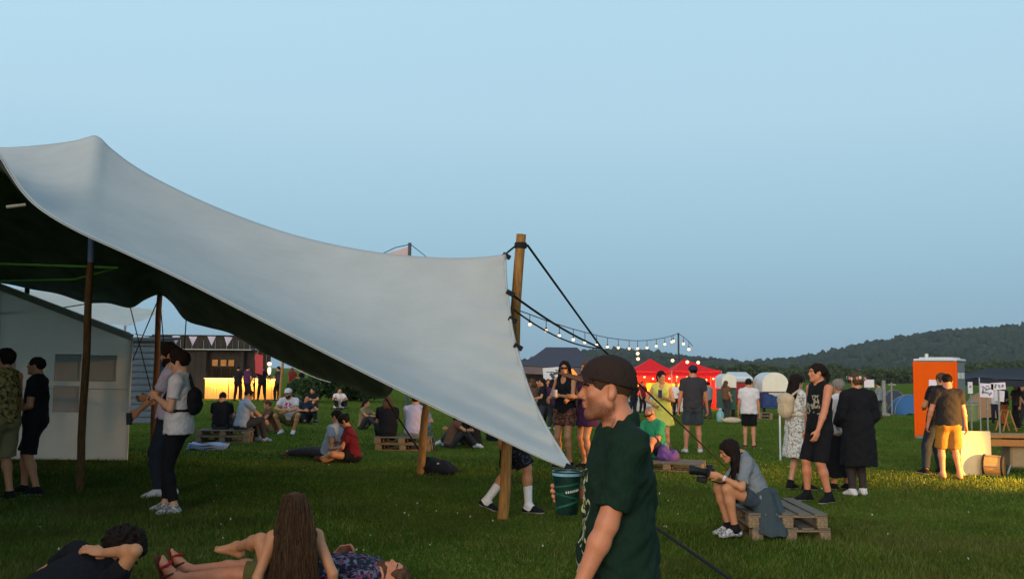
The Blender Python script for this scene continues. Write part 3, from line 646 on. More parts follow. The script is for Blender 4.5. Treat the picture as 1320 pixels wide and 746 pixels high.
ridgeE = [(-420, 150, 13.8), (-260, 176, 13.5), (-110, 189, 13.2), (0, 190, 13.0), (52, 187, 12.9), (92, 182, 12.8), (112, 177, 12.72), (122, 174.5, 12.7), (131, 179, 12.68), (142, 190, 12.66), (168, 210, 12.6), (205, 232, 12.5), (270, 263, 12.3), (340, 290, 12.1), (400, 308, 11.9), (480, 324, 11.5), (560, 331.5, 11.1), (615, 331.5, 10.85), (651, 328, 10.62)]
farE = [(-420, 350, 18), (-260, 362, 17.6), (-110, 352, 17.4), (0, 364, 17.2), (40, 372, 17.2), (75, 378, 17.2), (110, 389, 17.2), (140, 390, 17.2), (168, 396, 17.2), (186, 386, 17.25), (206, 379, 17.3), (222, 390, 17.2), (240, 412, 17.1), (268, 421, 17), (300, 430, 16.8), (340, 454, 16.6), (400, 481, 16.2), (450, 497, 15.7), (498, 511, 15.3), (525, 450, 15.1), (552, 404, 15), (590, 420, 14), (625, 390, 12.3), (651, 329, 10.66)]
NU, NV, NF = 190, 46, 26
SHADE_EXT = {'N': [(-5.2, -13., .6), (-6.4, 1., 4.3)], 'R': [(-12., -14., .9), (-12.6, 4., 6.1)], 'F': [(-21., -13., .7), (-22., 8., 2.6)]}  # unseen canopy behind the camera, added and brought low to shade the left
def byx(e, xs_):                                                      # resample a polyline by its picture column order (keeps sheet lines upright)
    c = crom([at(*p) for p in e], 900); return c
def param(e, keys):
    pre = SHADE_EXT['N' if e is nearE else 'R' if e is ridgeE else 'F']; pts = crom([Vector(p) for p in pre] + [at(*p) for p in e[1:]], 2200); kx = np.array([abs(pts - np.array(list(at(*k)))).sum(1).argmin() for k in keys], float)
    return pts, kx
# matching stations along the three edges
stN = [nearE[i] for i in (1, 1, 2, 4, 8, 10, 12, 14, 16)]; stR = [ridgeE[i] for i in (1, 1, 2, 3, 7, 11, 13, 16, 18)]; stF = [farE[i] for i in (1, 1, 2, 3, 8, 12, 16, 20, 23)]
def stations(e, st):
    pts, kx = param(e, st); kx[0] = 0; kx[-1] = len(pts) - 1; u = np.interp(np.linspace(0, len(st) - 1, NU), np.arange(len(st)), kx); i = np.clip(u.astype(int), 0, len(pts) - 2); f = (u - i)[:, None]; return pts[i] * (1 - f) + pts[i + 1] * f
cN, cR, cF = stations(nearE, stN), stations(ridgeE, stR), stations(farE, stF)
edge = crom([at(*p) for p in [(737, 604, 8.5), (716, 571, 8.82), (699, 541, 9.1), (681, 500, 9.45), (668, 458, 9.75), (660, 425, 9.98), (656, 395, 10.2), (652, 360, 10.45), (651, 328, 10.62)]], NV)
uu = np.linspace(0, 1, NU)[:, None]; TOP = np.zeros((NU, NV, 3)); vv = np.linspace(0, 1, NV)
corr = edge - (cN[-1] * (1 - vv[:, None]) + cR[-1] * vv[:, None])
for j, v in enumerate(vv):
    TOP[:, j] = cN * (1 - v) + cR * v + (uu ** 5) * corr[j]
    sagv = .42 * np.sin(math.pi * v) * (.35 + .65 * np.sin(math.pi * np.clip(uu * 1.0, 0, 1)) )
    TOP[:, j, 2] -= (sagv * (1 - uu ** 6))[:, 0] * .55
    # hem falls over more steeply just above the near edge
    TOP[:, j, 1] -= .10 * math.exp(-((v - .055) / .05) ** 2) * np.sin(math.pi * np.linspace(0, 1, NU)) ** .6
    ue = np.linspace(0, 1, NU); e1 = np.exp(-(1 - ue) / .06); e2 = np.exp(-(1 - ue) / .16)
    TOP[:, j, 1] += (.030 * e1 * np.sin(46 * v + 9 * ue) + .016 * e1 * np.sin(83 * v - 14 * ue) + .026 * e2 * np.sin(20 * v * (1.2 + ue) + 30 * ue) * math.exp(-((v - .25) / .25) ** 2))
    TOP[:, j, 2] += .010 * np.sin(7 * v + 18 * ue) * math.sin(math.pi * v)
FAR = np.zeros((NU, NF, 3))
for j, v in enumerate(np.linspace(0, 1, NF + 1)[1:]):
    FAR[:, j] = cR * (1 - v) + cF * v; FAR[:, j, 2] += .25 * math.sin(math.pi * v) * (1 - uu[:, 0] ** 4) * .25
ALL = np.concatenate([TOP, FAR], 1) - np.array(list(tb)); nu, nv = ALL.shape[:2]
du, dv = np.gradient(ALL, axis=0), np.gradient(ALL, axis=1); nn = np.cross(du, dv); nn /= np.linalg.norm(nn, axis=2, keepdims=True) + 1e-9
if nn[nu // 2, 10, 2] < 0: nn = -nn
I = np.arange(nu * nv).reshape(nu, nv); Q = np.stack([I[:-1, :-1], I[1:, :-1], I[1:, 1:], I[:-1, 1:]], -1).reshape(-1, 4); nq = nu * nv
rim = np.r_[I[:, 0], I[-1, 1:], I[::-1, -1][1:], I[0, ::-1][1:]]; rimq = np.stack([rim[:-1], rim[1:], rim[1:] + nq, rim[:-1] + nq], 1)
V = np.vstack([ALL.reshape(-1, 3), (ALL - nn * .014).reshape(-1, 3)]); F = np.vstack([Q, Q[:, ::-1] + nq, rimq]); mi = np.r_[np.zeros(len(Q)), np.ones(len(Q)), np.zeros(len(rimq))]
link('canopy', raw_mesh('canopy', V, F, True, mi), [CANVAS, LINING], tent)
# hem cord sewn along the near edge
MB().tube([Vector(p) - tb for p in cN[::2]] + [Vector(p) - tb for p in edge[1:]], .016, 6).build('hem', CANVAS, tent, True)
def pole(a, b, r, r2=None, m=WOODP, name='pole', wob=.012):
    a, b = T(a), T(b); pts = [a.lerp(b, i / 8) + Vector((math.sin(i * 1.7) * wob, math.cos(i * 2.1) * wob, 0)) * (0 < i < 8) for i in range(9)]
    return MB().tube(pts, r, 12, r2 or r * .9).build(name, m, tent, True)
p1 = G(647, 668); top1 = at(672, 302, 10.72); pole(p1 - Vector((0, 0, .1)), top1, .066, .058)
WOODD = mat('dark brown pole wood', lin(112, 80, 46)[:3], .8, .3, 9, .3, 40, stretch=(6, 6, .6)); pole(tb - Vector((0, 0, .1)), at(117, 338, 12.7), .054, .047, WOODD); pole(at(117, 338, 12.7), at(121, 180, 12.7), .045, .03, SLEEVE, 'pole_sleeve', 0)  # same pole wood in a darker brown, for the two left poles
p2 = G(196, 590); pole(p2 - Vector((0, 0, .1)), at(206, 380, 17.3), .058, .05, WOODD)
p3 = G(540, 612); pole(p3 - Vector((0, 0, .1)), at(562, 402, 15.0), .066, .055)
pole((-6.4, .9, -.1), (-6.4, 1., 4.3), .065, .055); pole((-12.5, 3.9, -.1), (-12.6, 4., 6.05), .065, .055)  # props under the unseen added stretch of canopy
def rope(a, b, r=.011, drop=0., name='guy_rope', m=ROPE): return MB().tube([T(p) for p in (sag(a, b, drop, 10) if drop else [a, Vector(a).lerp(Vector(b), .5), b])], r, 6).build(name, m, tent, True)
J0 = at(776, 449, 12.9); st0 = G(940, 606)
rope(at(680, 316, 10.72), J0, .014); rope(at(658, 378, 10.3), J0, .014, .05); rope(at(661, 398, 10.15), J0, .010, .10); rope(J0, st0, .013)
rope(at(737, 604, 8.5), G(985, 776), .014); rope(at(651, 328, 10.62), at(668, 314, 10.70), .012)
rope(at(168, 396, 17.2), G(212, 574)); rope(at(240, 412, 17.1), G(228, 585)); rope(at(206, 381, 17.3), G(130, 560)); rope(at(206, 381, 17.3), G(222, 580)); rope(at(498, 514, 15.3), G(548, 592), .016)
rope(at(552, 405, 15), G(610, 580)); rope(at(0, 404, 17), at(120, 390, 17.2), .010, .03)
for px, py, d in [(658, 378, 10.3), (661, 412, 10.08), (668, 447, 9.82), (653, 330, 10.62), (735, 603, 8.5)]:       # black reinforcing tabs and buckles
    c = T(at(px, py, d)); MB().box(c, (.10, .03, .055), Euler((0, .5, 0)), .006).build('strap_tab', STRAP, tent)
for s in [(0.03, .0), (-.04, -.05)]: MB().lathe([(.070, -.02), (.074, 0), (.070, .02)], T(at(671.2, 315, 10.72)) + Vector((0, 0, s[1] * .5)), 14).build('rope_lashing', ROPE, tent)
gp = [at(-200, 336, 13), at(0, 340, 13.2), at(152, 345, 13.6)]; MB().tube([T(p) for p in gp], .017, 6).build('cord', GREENC, tent)
gp = [at(152, 345, 13.6), at(96, 360, 13.9), at(0, 362, 13.8), at(-200, 364, 13.8)]; MB().tube([T(p) for p in gp], .015, 6).build('cord', GREENC, tent)
MB().tube([T(at(8, 267, 10.6)), T(at(33, 264, 10.7))], .02, 8).build('lamp_tube', TUBEW, tent)
for px, d in ((35, 17.2), (82, 17.2)): MB().box(T(at(px, 375, d)), (.08, .05, .14), None, .01).build('strap_tab', STRAP, tent)
# ------------------------------------------------------------------ marquees, stalls, huts
WHITEC = translucent(mat('white marquee sheet', lin(236, 240, 238)[:3], .7, .05, 3, .35, 7, stretch=(1, 1, 2.2)), (.9, .9, .88), .6); WINP = mat('clear plastic window', lin(210, 216, 224)[:3], .8, .06, 3, spec=.05); ALU = mat('grey frame', lin(150, 150, 150)[:3], .45, .1, 20, metal=.4)
def gp(px, d, z=None): 
    p = at(px, 480, d); p.z = float(gz(p.x, d)) if z is None else z; return p
def base(px, d):
    p = gp(px, d); return p
# white marquee on the left, gable wall towards us
b = Vector((at(168, 500, 17).x, 17, 0)); mq = thing('white_marquee', 'white party marquee with sheet walls and grey window panes on the left', 'marquee', b)
def wallgrid(x0, x1, top, y, n=40, m=14, amp=.02, seed=1):
    r_ = np.random.default_rng(seed); ph = r_.uniform(0, 6, 4)
    return [[(x0 + (x1 - x0) * i / n, y + amp * (math.sin(i * .9 + ph[0] + j * .2) * .5 + math.sin(i * .37 + ph[1] - j * .5)) * math.sin(math.pi * j / m) , .01 + (top(x0 + (x1 - x0) * i / n) - .01) * j / m) for j in range(m + 1)] for i in range(n + 1)]
gab = lambda x: 2.28 + .365 * (-x)
for x0, x1, sd in ((-2.42, 0, 1), (-4.2, -2.425, 2)): MB().sheet(wallgrid(x0, x1, lambda x: gab(x) - .02, 0, seed=sd), .006).build('wall', WHITEC, mq, True)
MB().sheet([[(x - .47 * y * 5.5 / 10, y * 5.5 / 10, .01 + 2.2 * z / 6) for z in range(7)] for x, y in [(0.004, k) for k in range(11)]], .006).build('wall', WHITEC, mq, True)
MB().sheet([[(-x * 4.2 / 8 - .47 * y * 5.7 / 8, y * 5.7 / 8 - .12, gab(-x * 4.2 / 8) + .02 - .04 * math.sin(math.pi * y / 8)) for y in range(9)] for x in range(9)], .006).build('roof', WHITEC, mq, True)
MB().box((-2.1, -.03, gab(-2.1) - .06), (4.5, .012, .12), Euler((0, math.atan(.365), 0))).build('valance', translucent(mat('grey valance', lin(196, 196, 194)[:3], .7), (.6, .6, .6), .4), mq)
for x, z in [(0, 2.28), (-2.42, 3.15), (-4.2, 3.8)]: MB().tube([(x - .03, .05, 0), (x - .03, .05, z - .05)], .025, 8).build('frame_post', ALU, mq, True)
for px0, px1, y0, y1 in [(72, 104, 457, 490), (112, 150, 458, 490), (72, 104, 498, 530), (-40, 20, 457, 492)]:
    x0, x1 = at(px0, 480, 17).x - b.x, at(px1, 480, 17).x - b.x; z0, z1 = hz(88, y1, 17), hz(88, y0, 17)
    MB().box(((x0 + x1) / 2, -.028, (z0 + z1) / 2), (x1 - x0, .006, z1 - z0), None).build('window_pane', WINP, mq); wf = MB()
    for q in (x0, x1): wf.box((q, -.033, (z0 + z1) / 2), (.025, .008, z1 - z0 + .03))
    for q in (z0, z1): wf.box(((x0 + x1) / 2, -.0345, q), (x1 - x0, .008, .025))
    wf.build('window_border', mat('pane border', lin(206, 208, 208)[:3], .7), mq)
for z in (1.28,): MB().box((-2.1, -.031, z), (4.15, .004, .018)).build('seam', mat('sewn seam', lin(212, 214, 212)[:3], .7), mq)
# second white roof behind it
b = Vector((at(163, 480, 22).x, 22, 0)); aw = thing('white_awning', 'pale white awning roof showing between the marquee gable and dark tent lining', 'awning', b)
z0, z1 = hz(160, 420, 22), hz(163, 393, 22); zl = hz(0, 366, 22)
MB().sheet([[(-6 * i / 16, 2.2 * j / 8, (z0 + (z1 - z0) * j / 8) + (zl - z1) * (i / 8.) * .95 - .05 * math.sin(math.pi * (i % 8) / 8)) for j in range(9)] for i in range(17)], .008).build('roof', WHITEC, aw, True)
for x, y in ((-.1, .05), (-5.8, .05), (-.1, 2.1), (-5.8, 2.1)): MB().tube([(x, y, 0), (x, y, z0 - .0 + (.45 if y > 1 else 0) + (-x) * .09)], .03, 8).build('frame_post', ALU, aw, True)
# slatted grey-blue shed
PLK = mat('blue grey planks', lin(96, 110, 122)[:3], .8, .2, 8, .3, 30, stretch=(.4, 3, 3)); b = base(150, 28); sh = thing('plank_shed', 'blue grey shed of horizontal planks behind the white marquee', 'shed', b)
h = hz(185, 438, 28); x1 = at(201, 480, 28).x - b.x; k = 0; n = 13
pm = MB().box((0, 0, 0), (x1 + 1.0, .03, h / n - .02), None, .006).bm; pme = bpy.data.meshes.new('plank'); pm.to_mesh(pme); pm.free()
for k in range(n):
    o = link('plank', pme, PLK, sh); o.location = ((x1 - 1) / 2, 0, h / n * (k + .5)); o.rotation_euler = (-.12, 0, 0)
for x in (-1, x1): MB().box((x + (.05 if x < 0 else -.04), .09, h / 2), (.1, .1, h)).build('corner_post', PLK, sh)
MB().box(((x1 - 1) / 2, .75, h + .05), (x1 + 1.3, 1.9, .08), Euler((.05, 0, 0))).build('roof', mat('felt roof', lin(70, 76, 82)[:3], .9), sh)
MB().box(((x1 - 1) / 2, 1.5, h / 2), (x1 + .9, .05, h)).build('back_wall', PLK, sh)
# bar hut of dark boards with glowing counter
DK = mat('dark boards', lin(52, 44, 38)[:3], .85, .3, 6, .3, 30, stretch=(3, 3, .5)); CB = mat('pale varnished boards', lin(230, 165, 88)[:3], .6, .12, 7, stretch=(3, 3, .6)); AMB = glow('amber panel', (1., .42, .045), 1.0); PALE = glow('pale amber panel', (1., .72, .30), 2.2)
D = 50.; b = base(268, D); hut = thing('bar_hut', 'dark board bar hut with flat fascia and glowing amber counter', 'bar', b)
def hx(px): return at(px, 480, D).x - b.x
def hzz(py): return hz(290, py, D) - b.z
top, fb_ = hzz(432), hzz(450); n = 18; w = (hx(330) - hx(196)) / n
fm = MB().box((0, 0, 0), (w - .015, .04, top - fb_), None, .008).bm; fme = bpy.data.meshes.new('board'); fm.to_mesh(fme); fm.free()
for k in range(n): o = link('fascia_board', fme, DK, hut); o.location = (hx(196) + w * (k + .5), -.25 + .012 * (k % 2), (top + fb_) / 2)
MB().box(((hx(196) + hx(330)) / 2, 1.6, top - .12), (hx(330) - hx(196) + .3, 3.7, .1)).build('roof', DK, hut)
ROPEL = mat('pale cord', lin(160, 160, 150)[:3], .8); MB().box(((hx(236) + hx(325)) / 2, -.3, fb_ - .02), (hx(325) - hx(236), .03, .05)).build('trim_bar', ROPEL, hut)
n = 22; w = (hx(330) - hx(196)) / n; fm = MB().box((0, 0, 0), (w - .012, .04, fb_), None, .006).bm; fme = bpy.data.meshes.new('board'); fm.to_mesh(fme); fm.free()
for k in range(n): o = link('back_board', fme, DK, hut); o.location = (hx(196) + w * (k + .5), 3.0 + .01 * (k % 2), fb_ / 2)
for px in (198, 232, 264, 312, 329): MB().box((hx(px), 0, fb_ / 2), (.16, .14, fb_)).build('post', DK, hut)
n = 9; w = (hx(266) - hx(199)) / n
for k in range(n): MB().box((hx(199) + w * (k + .5), .02 + .012 * (k % 2), fb_ / 2), (w - .012, .04, fb_)).build('front_board', DK, hut)
MB().box(((hx(266) + hx(329)) / 2, .3, (fb_ + hzz(474)) / 2), (hx(329) - hx(266), .06, fb_ - hzz(474))).build('lintel', DK, hut)
for px in (272, 283, 293): 
    f = MB().box((hx(px + 3), .25, hzz(467.5)), (.36, .04, .40), None, .01).build('picture_frame', DK, hut); MB().box((hx(px + 3), .225, hzz(467.5)), (.30, .01, .33)).build('lit_card', mat('lit card', lin(190, 130, 62)[:3], .7, .3, 9, emit=(lin(170, 96, 30)[:3], .10)), f)
zt, zm, zb = hzz(487), hzz(497), hzz(514)
for a, c in ((269, 298.5), (299.5, 312), (313.5, 332), (333, 346), (347, 361)):
    n_ = max(1, round((hx(c) - hx(a)) / .16))
    for q in range(n_): w_ = (hx(c) - hx(a)) / n_; MB().box((hx(a) + w_ * (q + .5), -.5 + .010 * math.sin(q * 2.4 + a), (zb + zt) / 2), (w_ - .012, .04, zt - zb)).build('counter_board', CB, hut)
ar = bpy.data.lights.new('counter strip', 'AREA'); ar.shape = 'RECTANGLE'; ar.size = hx(361) - hx(269); ar.size_y = .06; ar.energy = 150; ar.color = (1, .58, .17); ao = bpy.data.objects.new('counter_strip_light', ar); COL.objects.link(ao); ao.parent = hut; ao.location = ((hx(269) + hx(361)) / 2, -.70, zt - .035); ao.rotation_euler = (rad(28), 0, 0)
MB().box(((hx(269) + hx(361)) / 2, -.72, zt - .012), (hx(361) - hx(269), .07, .02)).build('light_strip', glow('strip lamp', (1., .7, .3), 3.), hut)
MB().box(((hx(268) + hx(362)) / 2, -.3, zt + .03), (hx(362) - hx(268), .95, .05), None, .01).build('counter_top', DK, hut); MB().box(((hx(268) + hx(362)) / 2, -.3, zb / 2), (hx(362) - hx(268), .5, max(zb, .05))).build('counter_plinth', DK, hut)
for px in (280, 306, 341): 
    l = bpy.data.lights.new('bar lamp', 'POINT'); l.energy = 55; l.color = (1, .62, .25); l.shadow_soft_size = .15; lo = bpy.data.objects.new('bar_lamp_light', l); COL.objects.link(lo); lo.parent = hut; lo.location = (hx(px), .9, fb_ - .5)
    MB().lathe([(.02, .2), (.05, .12), (.09, 0)], (hx(px), .9, fb_ - .32), 10).build('lamp_shade', DK, hut, True)
# lantern, red banner and lit pole beside it
b = base(347, 49); t = thing('paper_lantern', 'white lit paper lantern hanging beside the bar counter', 'lantern', b); z = lambda py: hz(347, py, 49) - b.z
LIT = glow('warm bulb', (1., .64, .38), 1.9); LANT = glow('lantern paper', (1., .83, .62), 1.1)
MB().lathe([(.05, z(471.5)), (.10, z(470.5)), (.12, z(469)), (.10, z(467.3)), (.05, z(466.3))], n=20).build('lantern_top', LANT, t, True); MB().lathe([(.04, z(483)), (.085, z(481)), (.10, z(477.5)), (.085, z(474)), (.05, z(473))], n=20).build('lantern_tail', LANT, t, True); MB().tube([(0, 0, z(466)), (0, 0, z(440))], .012, 6).build('hanging_cord', ROPE, t)
b = base(331, 48); t = thing('red_banner', 'faded red banner hanging at the right end of the bar hut', 'banner', b); z = lambda py: hz(331, py, 48) - b.z
MB().sheet([[(-.12 + .42 * i / 6, .03 * math.sin(i + j), z(480) + (z(455) - z(480)) * j / 6 - .02 * i) for j in range(7)] for i in range(7)], .008).build('cloth', cloth('faded red cloth', (176, 70, 74)), t, True); MB().tube([(-.12, 0, 0), (-.12, 0, z(453))], .025, 8).build('pole', DK, t)
b = base(361.5, 42); t = thing('lit_pole', 'slim wooden pole lit amber by the bar, left of the white cap', 'pole', b); z = lambda py: hz(363, py, 42) - b.z
MB().tube([(0, 0, -.05), (.03, 0, 1), (.10, 0, z(465))], .06, 10, .055).build('shaft', WOODP, t, True)
x2 = at(405, 480, 42).x - b.x; MB().tube(sag((.10, 0, z(466)), (x2 * 1.5, 0, z(492)), .1), .02, 6).build('cord', ROPEL, t)
# bunting
b = base(232, 30); t = thing('bunting', 'string of pale triangular pennants hung in front of the bar hut', 'bunting', b); bx = lambda px: at(px, 480, 30).x - b.x; bz = lambda py: hz(240, py, 30) - b.z
PEN = cloth('pale pennant', (196, 188, 208)); MB().tube([(bx(x), 0, bz(y)) for x, y in [(172, 431), (186, 433.5), (206, 434), (225, 432), (247, 433), (270, 432.5), (293, 433), (322, 436)]], .014, 6).build('cord', ROPE, t)
for px, y0 in [(181.5, 433), (187.5, 435), (225, 432), (247, 432.7), (271, 432.5), (293, 433)]:
    hw = (5.6 if px > 200 else 4) / 40; MB().poly([(bx(px) - hw, -.004, bz(y0)), (bx(px) + hw, -.004, bz(y0) - .01), (bx(px) + rng.uniform(-.04, .04), -.02, bz(y0 + 12.5))], (0, .006, 0)).build('pennant', PEN, t)
# pink sail with mast above the grey canopy
b = base(525, 27); t = thing('sail_tent', 'pink and white sail tent peak with thin mast above the grey canopy', 'tent', b); z = lambda py: hz(525, py, 27) - b.z; xx = lambda px: at(px, 480, 27).x - b.x
PINK = cloth('pink white sail', (226, 200, 204)); MB().sheet([[(xx(490 + 34.5 * i / 10) - 1.3 * (1 - j / 6) * (1 - i / 10), 1.6 * (1 - j / 6), (z(327.5) + (z(317.5) - z(327.5)) * (i / 10) ** 1.2) * (j / 6) + 1.9 * (1 - j / 6)) for j in range(7)] for i in range(11)], .008).build('sail', PINK, t, True)
MB().tube([(0, 0, -.05), (0, 0, z(313))], .05, 8).build('mast', mat('grey mast', lin(80, 84, 88)[:3], .6), t); MB().tube([(0, 0, z(314)), (xx(546), 0, z(330)), (2.9, 0, 0)], .012, 5).build('guy_rope', ROPE, t); MB().tube([(xx(490), 0, z(327)), (xx(507), 0, z(319)), (0, 0, z(315))], .012, 5).build('guy_rope', ROPE, t)
# party gazebos: pyramid roofs on steel legs
def gazebo(label, px0, px1, peaks, yt, ye, d, col, dep, walls=(), val=.25, name='gazebo', wallcol=None, em=None):
    b = base((px0 + px1) / 2, d); t = thing(name, label, 'gazebo', b); x = lambda px: at(px, 480, d).x - b.x; zt, ze = hz((px0 + px1) / 2, yt, d) - b.z, hz((px0 + px1) / 2, ye, d) - b.z
    x0, x1 = x(px0), x(px1); pk = [x(p) for p in peaks]; y0, y1 = 0, dep; M = MB(); bm = M.bm; N = 8
    r0, r1 = (pk[0], dep / 2, zt), (pk[-1], dep / 2, zt)
    def panel(a, c, e, f):                                            # quad patch from eave a-c up to ridge f-e with a little slack
        g = [[Vector(a).lerp(Vector(c), i / N).lerp(Vector(f).lerp(Vector(e), i / N), j / N) - Vector((0, 0, .10 * math.sin(math.pi * j / N) + .07 * math.sin(math.pi * i / N) * (1 - j / N))) for j in range(N + 1)] for i in range(N + 1)]; M.sheet(g, .006)
    c = [(x0, y0, ze), (x1, y0, ze), (x1, y1, ze), (x0, y1, ze)]
    panel(c[0], c[1], r1, r0); panel(c[1], c[2], r1, r1); panel(c[2], c[3], r0, r1); panel(c[3], c[0], r0, r0); M.build('roof', col, t, True)
    for a, e in ((c[0], c[1]), (c[1], c[2]), (c[2], c[3]), (c[3], c[0])):
        a, e = Vector(a), Vector(e); MB().sheet([[a.lerp(e, i / 10) - Vector((0, 0, .03 + val * j + .07 * math.sin(math.pi * i / 10))) for j in (0, 1)] for i in range(11)], .006).build('valance', col, t)
    for p in c: MB().tube([(p[0], p[1], 0), (p[0], p[1], ze)], .025, 6).build('leg', ALU, t)
    for wname in walls:
        a, e = {'back': (c[2], c[3]), 'left': (c[3], c[0]), 'right': (c[1], c[2])}[wname]; a, e = Vector(a), Vector(e); n = (e - a).normalized().cross(Vector((0, 0, 1)))
        MB().sheet([[a.lerp(e, i / 20) * 1 - Vector((0, 0, ze)) + Vector((0, 0, .02 + (ze - .05) * j / 4)) + n * (.05 * math.sin(i * 1.3) * (1 - j / 4)) for j in range(5)] for i in range(21)], .006).build('side_wall', wallcol or col, t, True)
    return t, b, x, zt, ze
NAVY = mat('dark navy canvas', lin(62, 66, 80)[:3], .8, .08, 4); RED = mat('red canvas', lin(222, 20, 28)[:3], .75, .06, 4); REDW = mat('red side sheet', lin(214, 36, 28)[:3], .75, .06, 4)
gazebo('dark navy gazebo with long ridge roof behind the two standing women', 664, 776, (706, 748), 446, 471, 46, NAVY, 4.5, ('back',), .35)
def plamp(parent, loc, e, col=(1, .55, .22), r=.1):
    l = bpy.data.lights.new('stall lamp', 'POINT'); l.energy = e; l.color = col; l.shadow_soft_size = r; o = bpy.data.objects.new('stall_lamp_light', l); COL.objects.link(o); o.parent = parent; o.location = loc
def bulbs_in(parent, pts, r=.07, s=LIT):
    for p in pts: MB().ball(p, r, 2).build('bulb', s, parent, True)
for lab, a, c, pk, d, ws in (('left red gazebo with glowing inside and string bulbs along its edge', 812, 872, 843, 62, ('back', 'left')), ('right red gazebo with long side sheet beside the green booth', 866, 930, 888, 60, ('back', 'right'))):
    t, b, x, zt, ze = gazebo(lab, a, c, (pk,), 461.5, 477.5, d, RED, 3.2, ws, .28, wallcol=REDW)
    plamp(t, (x((a + c) / 2), 1.3, ze - .45), 320); plamp(t, (x((a + c) / 2) - .7, 2.0, 1.2), 130); bulbs_in(t, [(x(a + (c - a) * q), .35 + .3 * math.sin(9 * q), ze - .50 + .1 * math.sin(7 * q)) for q in (.14, .33, .50, .72, .88)], .07)
    YEL = mat('yellow poster', lin(240, 190, 60)[:3], .7, .2, 6); 
    for q in (.22, .6): MB().box((x(a + (c - a) * q), 3.08, 1.35), (.7, .02, .6)).build('wall_poster', YEL, t)
b = base(838, 56); t = thing('stall_counter', 'white cloth covered stall counter in front of the left red gazebo', 'counter', b); MB().box((0, 0, .45), (2.6, .7, .9), None, .02).build('cloth_front', WHITEC, t); MB().box((0, 0, .925), (2.7, .8, .045), None, .01).build('top_board', DK, t)
b = base(868, 56); t = thing('stall_counter', 'second white stall counter just right of the woman in yellow', 'counter', b); MB().box((0, 0, .42), (1.5, .7, .84), None, .02).build('cloth_front', WHITEC, t); MB().box((0, 0, .865), (1.6, .8, .045), None, .01).build('top_board', DK, t)
b = base(738, 44); t = thing('stall_counter', 'dark stall counter under the navy gazebo', 'counter', b); MB().box((-1.2, .5, .5), (3.4, .6, 1.0), None, .02).build('front', DK, t)
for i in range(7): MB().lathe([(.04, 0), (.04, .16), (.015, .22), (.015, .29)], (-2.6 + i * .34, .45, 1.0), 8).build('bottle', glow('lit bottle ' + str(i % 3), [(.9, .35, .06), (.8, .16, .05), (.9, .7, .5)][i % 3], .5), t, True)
plamp(t, (-2.2, .0, 1.9), 160, (1, .5, .2)); plamp(t, (-.6, .6, 1.9), 90, (1, .55, .25)); bulbs_in(t, [(-2.9, .6, 1.95), (-2.45, .5, 2.02), (-.55, .4, 1.8)], .08); 
b = base(716, 36); t = thing('sign_board', 'white notice board with dark drawings on a post behind the women', 'sign', b); z = lambda py: hz(716, py, 36) - b.z; xx = lambda px: at(px, 480, 36).x - b.x
INK = mat('dark ink', lin(70, 80, 90)[:3], .7); MB().box((0, 0, (z(473) + z(489)) / 2), (.95, .03, z(473) - z(489)), Euler((0, -.09, 0)), .005).build('board', mat('white board', lin(225, 226, 228)[:3], .5), t); MB().box((.0, .04, z(480) / 2), (.07, .05, z(480))).build('post', WHITEC, t)
for q, (dx, dz, w_, h_) in enumerate([(-.2, .05, .3, .03), (.1, .1, .22, .04), (.22, -.02, .16, .16), (-.12, -.1, .24, .12), (.0, .0, .1, .18)]): MB().box((dx, -.018, (z(473) + z(489)) / 2 + dz), (w_, .006, h_), Euler((0, .3 * q, 0))).build('drawing', INK, t)
b = base(735, 35); t = thing('orange_lamp', 'glowing orange lamp shade right of the white notice board', 'lamp', b); z = lambda py: hz(735, py, 35) - b.z
MB().lathe([(.30, z(488)), (.26, z(482)), (.12, z(476)), (.05, z(475))], n=14).build('shade', glow('orange shade', (1., .22, .02), 1.3), t, True); MB().tube([(0, 0, 0), (0, 0, z(484))], .02, 6).build('stand', DK, t)
# festoon lights
b = gp(655, 33); t = thing('festoon_lights', 'long string of round white bulbs running from behind the canopy to a thin mast', 'lights', b); M = MB(); pts = []
E1 = [(655, 395, 33), (683, 405, 35), (704, 413, 37.5), (721, 418.5, 40), (739, 424, 43), (754, 428, 46), (769, 432, 49), (783, 435, 51.5), (797, 437, 53.5), (811, 438.5, 55), (822, 439, 57), (834, 438.5, 58.5), (846, 437, 60), (857, 435, 61.5), (866, 432.5, 63), (875, 429.5, 64)]
pts = [at(*p) - b for p in E1]; M.tube(pts, .02, 5); M.build('cable', ROPE, t)
def bulb(px, py, d, dy, parent, r):
    top_ = at(px, py, d) - b; bt = at(px, py + dy, d) - b; MB().tube([top_, bt + Vector((0, 0, r * 1.1))], .016, 5).build('bulb_flex', ROPE, parent); k = MB().lathe([(.03, r * .8), (.045, r * 1.3), (.03, r * 1.9)], bt, 8).build('bulb_holder', ROPE, parent); MB().ball(bt, r, 2).build('bulb', LIT, parent, True)
for i, (px, py, d) in enumerate(E1[1:-1]): bulb(px, py, d, [13, 13, 14, 13.5, 13, 12.5, 12, 11, 10.5, 10, 9.5, 9, 8.5, 8, 7.5][i], t, .036 + .0008 * d)
E2 = [(875, 430, 64), (881, 434, 62), (888, 440, 60), (893, 446, 59)]; MB().tube([at(*p) - b for p in E2], .02, 5).build('cable', ROPE, t)
for px, py, d, dy in [(881, 434, 62, 9), (888, 440, 60, 10), (868, 431.5, 63.5, 8)]: bulb(px, py, d, dy, t, .10)
for px, py, d in [(822, 455.5, 57), (822.5, 462.5, 57), (867, 464.5, 58), (886, 466.5, 57), (900, 467, 57)]: MB().ball(at(px, py, d) - b, .105, 2).build('bulb', LIT, t, True)
